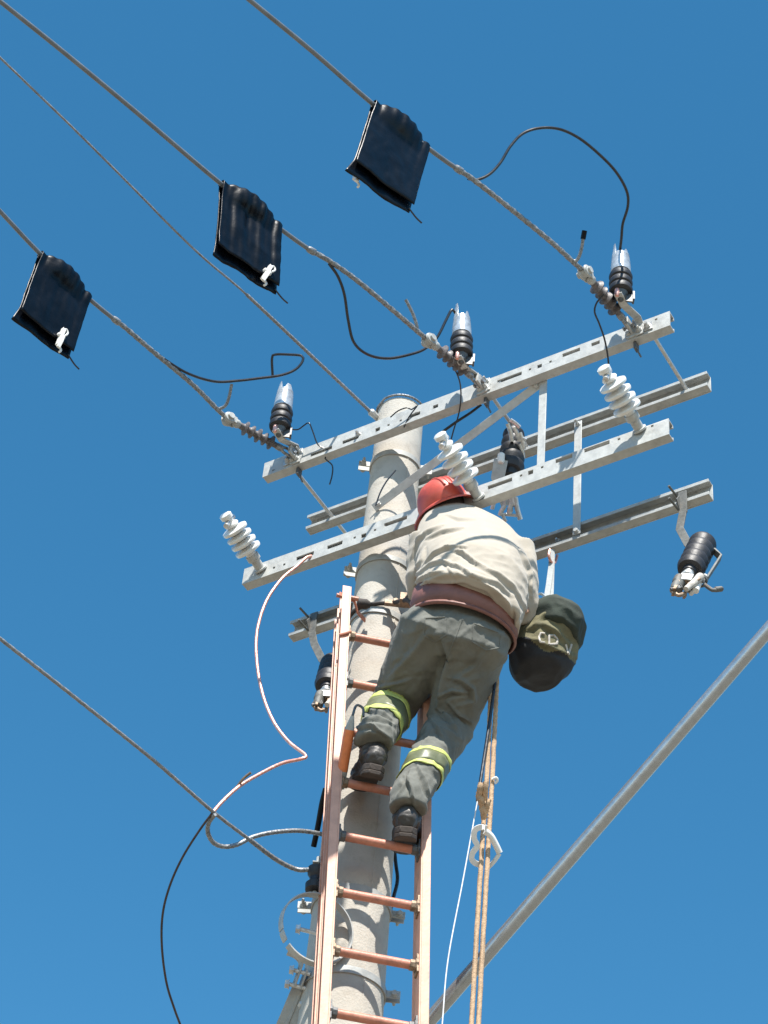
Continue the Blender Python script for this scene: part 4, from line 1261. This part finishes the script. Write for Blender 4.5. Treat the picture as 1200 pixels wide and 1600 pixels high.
# helmet
HR0 = HC + HAX * .030
hp = [(-.018, .148 * .74), (-.016, .123)]
prof = []
for i in range(15):
    a = i / 14 * math.pi / 2; prof.append((.117 * math.sin(a) ** .9, max(.003, .105 * math.cos(a) ** .8)))
mb = MB(); mb.lathe(HR0, HAX, [(-.012, .101), (-.010, .105)] + prof, n=48, hint=HSD, sx=.98, sy=1.16, caps=False)
hel = build(mb, 'helmet', 'helmet', person, sharp=60); so = hel.modifiers.new('t', 'SOLIDIFY'); so.thickness = .004; so.offset = -1
mb = MB(); V = []; F = []; n = 60
for k in range(n):
    a = 2 * math.pi * k / n; cs, sn = math.cos(a), math.sin(a)
    out = .020 + .040 * max(0, sn) ** 2 + .006 * max(0, -sn)
    for (rr, hh) in ((0, -.004), (out, -.018 - .010 * max(0, sn)), (out, -.025 - .010 * max(0, sn)), (-.002, -.012)):
        V.append(HR0 + HAX * hh + HSD * cs * (.103 + rr) + HFW * sn * (.122 + rr))
for k in range(n):
    k2 = (k + 1) % n
    for j in range(4):
        j2 = (j + 1) % 4; F.append((k * 4 + j, k2 * 4 + j, k2 * 4 + j2, k * 4 + j2))
mb.add(V, F); build(mb, 'brim', 'helmet', hel, sharp=60)
mb = MB(); V = []
for s_ in (-1, 0, 1):
    pts = [HR0 + HAX * (.125 * math.sin(t) ** .9 + .001) + HSD * s_ * .028 + HFW * (.130 * (math.cos(t) if math.cos(t) > 0 else math.cos(t))) for t in np.linspace(.35, math.pi - .35, 16) if True]
    pts = [HR0 + HAX * (.114 * abs(math.sin(t)) ** .9) + HSD * s_ * .025 * (1 - .2 * abs(math.cos(t))) + HFW * .120 * math.copysign(abs(math.cos(t)) ** .8, math.cos(t)) for t in np.linspace(.45, math.pi - .45, 18)]
    mb.tube(pts, .006, n=8)
build(mb, 'crest_ridges', 'helmet', hel, sharp=60)
mb = MB(); hg = []
for t, a, b, off in ((-.06, .066, .066, -.014), (-.03, .078, .084, -.012), (.01, .082, .094, -.008), (.04, .080, .094, -.006)):
    hg.append((HC + HAX * t + HFW * off, HSD * a, HFW * b))
mb.loft(hg, n=36); build(mb, 'hair', 'hair', person)

# gloves
for h_, e_ in ((Rha, Rel), (Lha, Lel)):
    d = nrm(h_ - e_); wr = e_ + (h_ - e_) * .80
    mb = MB(); mb.loft(limb([(wr - d * .05, .040), (wr - d * .01, .035), (wr + d * .015, .033)]), caps=False)
    o = build(mb, 'cuff', 'glove', person); so = o.modifiers.new('t', 'SOLIDIFY'); so.thickness = .004

# work positioning strap, from belt round the pole and back
mb = MB(); zs = PD(600, 945, .13)[2]; pr_ = prad(zs) + .012
bl = J(650, 950, .46); brt = J(800, 978, .46)
pts = [bl, J(636, 938, .30), J(612, 942, .155)]
for a in (100, 130, 160, 190, 230, 270, 310, 350, 20):
    d = ER * math.cos(R_(a)) - EF * math.sin(R_(a)); pts.append(d * pr_ + EZ * (zs - .0))
pts += [ER * .25 + TW * .20 + EZ * (zs - .01), brt]
mb.tube(pts, .010, n=10, step=.02, strands=(3, .2, .05))
strap = build(mb, 'positioning_rope', 'strap', base=bl)
tag(strap, 'dark positioning rope passed round the pole from the worker\'s belt', 'safety rope')
mb = MB(); q = J(618, 943, .165)
mb.box(q, ER * .09, EF * .02, EZ * .022); mb.box(J(636, 938, .25), ER * .06, EF * .05, EZ * .04); mb.bolt(q + TW * .012, TW, .012, .012)
build(mb, 'buckle', 'rust', strap, bevel=.003)
mb = MB(); q = J(569, 944, .185); mb.lathe(q - ER * .03, ER, [(0, .012), (.006, .022), (.04, .022), (.055, .012)], n=14); build(mb, 'rope_stop', 'strap', strap)

# ------------------------------------------------------------------ tool bag
bc = Py(862, 872, 0.17)
bx, by = Py(852, 1000, 0.10)[0], 0.12
bagbase = Py(848, 1040, .10)
bag = thing('tool_bag', bagbase, 'olive canvas tool bag, shade painted on its bottom and flap, hanging from the lowest arm', 'bag')
mb = MB(); rows = []
for (px, py, w_, dpt, tl) in ((842, 1058, 20, .05, 0), (842, 1053, 38, .105, 0), (845, 1040, 49, .130, 2), (848, 1015, 54, .145, 3), (852, 992, 53, .140, 5), (856, 976, 49, .125, 8), (860, 968, 42, .09, 12)):
    c = Py(px, py, .10); u = ER * math.cos(R_(tl)) - EZ * math.sin(R_(tl)); rows.append((c, u * w_ / ppm(c), TW * dpt))
mb.loft(rows, n=48)
me = fuse(mb, .007, 8)
bf = [([(826, 985), (845, 978), (868, 990), (890, 1010)], 9, .010), ([(815, 1000), (840, 1005), (870, 1018), (895, 1028)], 8, .010), ([(840, 975), (850, 965), (862, 960)], 8, .010), ([(870, 960), (880, 985), (896, 1000)], 10, .008)]
displace(me, lambda co, no: (ridged(co, 7, 4.4) - .45) * .015 + fold_field(co, bf))
sack = build(me, 'sack', ['bag', 'bag_shade'], bag)
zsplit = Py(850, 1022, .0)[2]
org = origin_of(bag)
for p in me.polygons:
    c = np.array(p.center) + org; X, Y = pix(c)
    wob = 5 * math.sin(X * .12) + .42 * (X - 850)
    p.material_index = 1 if Y - wob > 1012 else 0  # lower faces coloured black: shade on the downturned bottom is painted
mb = MB(); rows = []
for (px, py, w_, dpt) in ((866, 1000, 39, .148), (868, 985, 46, .155), (870, 972, 46, .148), (868, 964, 40, .115), (864, 960, 30, .07)):
    c = Py(px, py, .09); u = ER * math.cos(R_(14)) - EZ * math.sin(R_(14)); rows.append((c, u * w_ / ppm(c), TW * dpt))
rows[0] = (rows[0][0], rows[0][1] * .96, rows[0][2] * .92)
mb.loft(rows, n=44); me = fuse(mb, .007, 6); displace(me, lambda co, no: (ridged(co, 9, 9.4) - .45) * .017)
build(me, 'flap', ['flap_shade'], bag)  # shade on the flap is put into its colour
sb = BVHTree.FromPolygons([tuple(np.array(v.co) + org) for v in sack.data.vertices], [tuple(p.vertices) for p in sack.data.polygons])


def print_on(bvh, strokes, name, m, parent, r=.004):
    mb = MB()
    for st in strokes:
        P = []
        st2 = []
        for a, b in zip(st[:-1], st[1:]):
            for t in np.linspace(0, 1, 6, endpoint=False): st2.append((a[0] + (b[0] - a[0]) * t, a[1] + (b[1] - a[1]) * t))
        st2.append(st[-1])
        for s_ in st2:
            v = nrm(ray(*s_)); h = bvh.ray_cast(Vector(CAMP), Vector(v), 30)
            if h[0] is not None: P.append(np.array(h[0]) - v * .002)
        if len(P) > 2: mb.tube(P, r, n=6)
    if mb.v: return build(mb, name, m, parent)


for st in ([(851, 990), (845, 989), (842, 996), (844, 1003), (851, 1004)], [(858, 1007), (858, 993), (866, 993), (871, 999), (870, 1006), (858, 1007)], [(884, 1007), (888, 1023), (893, 1007)]):
    print_on(sb, [st], 'white_letter', 'ink', bag, .0046)
mb = MB()
mb.bar([bc + EZ * .05, Py(861, 885, .17), Py(857, 915, .14), Py(853, 940, .10)], .022, .004, ER)
mb.bar([bc + EZ * .05 + ER * .004, Py(863, 885, .18), Py(862, 915, .17), Py(861, 940, .14)], .018, .004, ER)
build(mb, 'strap', 'grey_webbing', bag)
mb = MB(); mb.tube([bc + np.array([0, -.02, .03]), bc + np.array([0, -.025, -.01]), bc + np.array([0, 0, -.025]), bc + np.array([0, .03, 0]), bc + np.array([0, .05, .06])], .006, n=10, step=.01); build(mb, 'hook', 'copper', bag)
mb = MB(); q = Py(844, 932, .08); mb.band(q, TW, .012, .008, .007, n=20); build(mb, 'ring', 'white_plastic', bag)

# ------------------------------------------------------------------ ropes and small gear hanging beside the ladder
def hang(px0, py0, px1, de, zend=0.02, sway=0.0):
    a = PD(px0, py0, de); b = PD(px1, 1600, de); d = (b - a) / (b[2] - a[2]); e = a + d * (zend - a[2])
    return [a, lerp(a, b, .35) + ER * sway, b, e]


GRP = 'tan ropes hanging beside the ladder'
lead('hanging_rope', hang(768, 1055, 736.5, .36, sway=.004), 0.0094, 'rope', 'tan rope carrying the knot beside the ladder', 'rope', GRP, step=.012, strands=(3, .22, .045), n=14)
lead('hanging_rope', hang(777, 1055, 747.5, .36, sway=.002), 0.0094, 'rope', 'tan rope on the pipe side of the knotted rope', 'rope', GRP, step=.012, strands=(3, .22, .045), n=14)
kn = PD(754, 1275, .39)
mb = MB()
for (a, b, r) in (((752, 1225), (748, 1245), .013), ((748, 1245), (753, 1258), .014), ((753, 1258), (758, 1278), .010), ((751, 1262), (755, 1280), .009), ((759, 1222), (757, 1250), .011), ((764, 1250), (759, 1270), .010)):
    p, q = along([a, b], kn); mb.tube([p, (p + q) / 2 + TW * .012, q], r, n=12, step=.008, strands=(3, .2, .04))
tag(build(mb, 'rope_knot', 'rope', base=kn), 'tan knot tied on the hanging rope above the white hoop', 'knot')
lead('hand_line', along([(774, 1060), (766, 1120), (757, 1180), (750, 1225), (746, 1252)], PD(770, 1060, .40), PD(746, 1250, .40)), .0062, 'cable', 'black cord hanging from the belt beside the tan ropes', 'cord')
a, b = PD(746, 1252, .40), PD(700, 1500, .42); d = (b - a) / (b[2] - a[2])
mb = MB(); q = PD(691, 1600, .425); mb.tube(catmull([a, lerp(a, b, .5) - EZ * .006, b, q], .03) + [q + (q - b) * 1.5 - EZ * 3.2], .0024, n=8)
tag(build(mb, 'thin_line', 'string', base=a), 'thin pale string slanting away from the tan ropes', 'string')
lead('small_hook', along([(769, 1218), (775, 1215), (777, 1220), (773, 1224)], PD(770, 1220, .37)), .0055, 'white_plastic', 'tiny white hook on the rope beneath the worker\'s knee tape', 'hook', step=.006)
hp_ = PD(756, 1328, .37)
rt = thing('white_hoop', hp_, 'bright white plastic hoop hooked round the tan ropes', 'hoop')
mb = MB(); P = along([(760, 1299), (749, 1298), (741, 1303), (740, 1316), (745, 1327), (738, 1337), (736, 1347), (742, 1354), (754, 1358)], hp_)
mb.bar(catmull([p + TW * .02 for p in P], .01), .020, .010, np.cross(FW, nrm(P[-1] - P[0])) * 0 + ER); build(mb, 'strap', 'white_plastic', rt)
mb = MB(); P = along([(758, 1296), (767, 1303), (775, 1317), (781, 1330)], hp_)
mb.tube(catmull([p - TW * .01 for p in P], .01), .012, n=12); P = along([(781, 1331), (772, 1344), (760, 1356)], hp_); mb.tube(catmull([p - TW * .01 for p in P], .01), .008, n=12)
build(mb, 'bail', 'white_plastic', rt)

# orange telescopic grip hung on the ladder
P = along([(551, 1118), (546, 1140), (540, 1175), (535, 1205), (530, 1232)], lad(ZA - 1.95, -.06) + LN * .06)
rt = thing('insulating_stick', P[0], 'orange insulating stick with grey end hanging on the ladder', 'tool')
mb = MB(); mb.tube(P[1:4], .020, n=18, step=.02); build(mb, 'tube', 'orange', rt)
mb = MB(); mb.tube([P[3], P[4]], lambda t: .0195 - .001 * t, n=18); mb.tube([P[1] + (P[0] - P[1]) * .0, P[0]], lambda t: .019 - .013 * t, n=14); build(mb, 'end_sleeve', 'zinc_old', rt)
mb = MB(); mb.tube([P[0], P[0] + EZ * .05 + ER * .01, P[0] + EZ * .04 + ER * .035, P[0] + EZ * .0 + ER * .04], .005, n=8, step=.008); build(mb, 'hook', 'dark_steel', rt)

# ------------------------------------------------------------------ copper conductor and guy strand on the side of the pole
zg_ = PD(492, 1362, .10)[2]
tie = Pz(332, 1268, zg_)
rt = thing('copper_conductor', Py(466, 876, YF), 'pink copper wire curving out from the lower arm and down past the guy strand', 'wire')
Pc = along([(486, 869), (478, 872), (464, 885), (440, 905), (416, 940), (402, 985), (401, 1030), (409, 1080), (426, 1125), (450, 1158), (477, 1180), (470, 1186), (440, 1193), (405, 1210), (375, 1228), (350, 1250), (332, 1270)], Py(470, 876, YF - .01), tie)
mb = MB(); mb.tube(Pc, .0072, n=14, step=.01, strands=(4, .15, .08)); build(mb, 'bare_strand', 'copper', rt, sharp=60)
Pb = along([(332, 1270), (312, 1297), (285, 1340), (265, 1385), (254, 1430), (253, 1480), (260, 1535), (272, 1575), (284, 1608), (300, 1660)], tie)
Pb.append(Pb[-1] + (Pb[-1] - Pb[-2]) * 4 + EZ * -.6)
mb = MB(); mb.tube(catmull(Pb[:-1], .02) + [Pb[-1]], .0043, n=10); build(mb, 'dark_strand', 'dark_copper', rt)
mb = MB(); mb.tube(along([(392, 1207), (380, 1217), (368, 1232), (352, 1246)], Pc[-3]), .005, n=8, step=.01); build(mb, 'loose_end', 'rust', rt)
Pg = [Pz(*p, zg_) for p in ((486, 1359), (462, 1358), (430, 1342), (390, 1312), (330, 1266), (240, 1188), (120, 1092), (0, 998))]
rt = thing('guy_strand', Pg[0], 'twisted steel guy strand with a curled tail, tied to the pole by the ladder', 'guy wire')
mb = MB(); mb.tube(Pg[:4], .0098, n=16, step=.01, strands=(4, .35, .09)); build(mb, 'grip', 'alu', rt, sharp=60)
mb = MB(); mb.tube(catmull(Pg[2:], .015) + [Pg[-1] + nrm(Pg[-1] - Pg[-2]) * 20], .0072, n=14, strands=(5, .3, .11)); build(mb, 'strand', 'strand', rt, sharp=60)
tl_end = PD(500, 1301, .08)
mb = MB(); mb.tube(along([(336, 1272), (326, 1286), (325, 1302), (334, 1317), (350, 1323), (370, 1320), (395, 1308), (425, 1301), (460, 1298), (485, 1300), (505, 1304)], Pg[4], tl_end), .0092, n=16, step=.01, strands=(4, .3, .08)); build(mb, 'tail', 'alu', rt, sharp=60)
sp = PD(494, 1374, .10)
rt = thing('spool_insulator', sp, 'dark spool insulator holding the guy strand behind the ladder rail', 'insulator')
mb = MB(); mb.lathe(sp - EZ * .055, EZ, [(0, .02), (.004, .036), (.03, .038), (.04, .026), (.06, .024), (.075, .034), (.10, .036), (.11, .02)], n=24); build(mb, 'spool', 'polymer', rt)
mb = MB(); mb.bar([sp + EZ * .07 + ER * .05, sp + EZ * .07 - ER * .02], .03, .006, EF); mb.bar([sp - EZ * .07 + ER * .05, sp - EZ * .07 - ER * .02], .03, .006, EF); mb.tube([sp + EZ * .10, sp - EZ * .08], .008, n=10); build(mb, 'clevis', 'zinc_old', rt, bevel=.001)
lead('black_hose', along([(509, 1232), (503, 1256), (497, 1290), (490, 1323)], PD(500, 1280, .03)), .011, 'rubber', 'stub of black hose sticking out behind the ladder rail', 'hose', step=.02)
lead('pole_cable', along([(633, 1040), (628, 1100), (622, 1180), (618, 1240), (614, 1290), (618, 1345), (621, 1375), (614, 1405), (606, 1440)], PD(628, 1100, -.02), PD(610, 1410, .0)), .007, 'cable', 'black cable running down the edge of the pole behind the worker\'s legs', 'cable', step=.02)

# open ring clamp with its brace
rc = PD(494, 1452, .205)
rt = thing('ring_clamp', rc, 'large open ring clamp hanging crooked between pole and ladder', 'clamp')
mb = MB(); rad = 58 / ppm(rc)
axr = nrm(TW * .93 - EZ * .10 + ER * .34)
mb.band(rc, axr, rad, .034, .006, a0=-225, a1=110, n=56, hint=EZ)
mb.band(rc, axr, rad, .034, .006, a0=112, a1=128, n=6, hint=EZ)
u0, v0 = perp(axr, EZ)


def rp(a, k=1.0): return rc + (u0 * math.cos(R_(a)) + v0 * math.sin(R_(a))) * rad * k


build(mb, 'ring', 'zinc', rt, bevel=.001)
mb = MB(); kk = depth(rc)
P1 = along([(449, 1488), (463, 1494), (470, 1504), (466, 1520), (459, 1540)], rc)
mb.bar(catmull(P1, .012), .034, .006, axr)
P2 = along([(479, 1514), (474, 1528), (468, 1544)], rc); mb.bar(P2, .034, .006, axr)
build(mb, 'lug', 'zinc', rt, bevel=.001)
for px_ in ((459, 1516), (452, 1538), (469, 1452)):
    p = along([px_], rc)[0]; q = p + ER * .06 - EZ * .01
    mb = MB(); mb.bolt(p, -ER, .017, .016); mb.tube([p, q], .008, n=8); build(mb, 'bolt', 'bolt', rt)
b0 = along([(474, 1536)], rc)[0] - TW * .03
b1 = b0 + (along([(424, 1660)], rc)[0] - b0) * 1.0
b2 = b0 + (b1 - b0) * 3.5
rt = thing('brace_pipe', b2, 'shaded steel brace running down from the ring clamp', 'brace')
mb = MB(); mb.bar([b0, b1, b2], .075, .012, nrm(ER + TW * .3)); mb.bar([b0 - TW * .02, b1 - TW * .02, b2 - TW * .02], .012, .05, nrm(ER + TW * .3))
build(mb, 'angle_bar', 'zinc_old', rt, bevel=.002)
mb = MB(); P = along([(474, 1572), (478, 1576), (474, 1590), (472, 1604)], b1 + TW * .03); mb.tube(P, .010, n=10, step=.01); mb.bolt(P[0], EZ - ER, .016, .015); build(mb, 'hook_bolt', 'bolt', rt)

# street lamp arm rising to one side
pa = PD(1215, 968, .90); pb = PD(668, 1598, .02)
dd_ = nrm(pb - pa)
tt = pb + dd_ * .55
rt = thing('lamp_arm', tt, 'long galvanised steel pipe slanting up and away from the pole', 'pipe')
mb = MB(); far_ = pa - dd_ * 1.2
mb.tube([far_, pa, pb, tt], .0265, n=28, step=.2); build(mb, 'pipe', 'pipe', rt)
zt_ = tt[2]; mb = MB(); mb.band((0, 0, zt_), EZ, prad(zt_) + .002, .05, .006, n=48)
mb.bar([tt, ER * prad(zt_) + EZ * zt_ + (tt - ER * prad(zt_) - EZ * zt_) * .3, ER * (prad(zt_) + .004) + EZ * zt_], .06, .012, EZ); build(mb, 'pole_bracket', 'zinc', rt, bevel=.001)

print('LIMBS R', np.linalg.norm(Rhip - Rkn), np.linalg.norm(Rkn - Ran), 'L', np.linalg.norm(Lhip - Lkn), np.linalg.norm(Lkn - Lan), 'torso', np.linalg.norm(torso[0][0] - NK0), 'armR', np.linalg.norm(Rsh - Rel), np.linalg.norm(Rel - Rha), 'armL', np.linalg.norm(Lsh - Lel), np.linalg.norm(Lel - Lha), 'ZTOP', ZTOP, 'zt', zt)
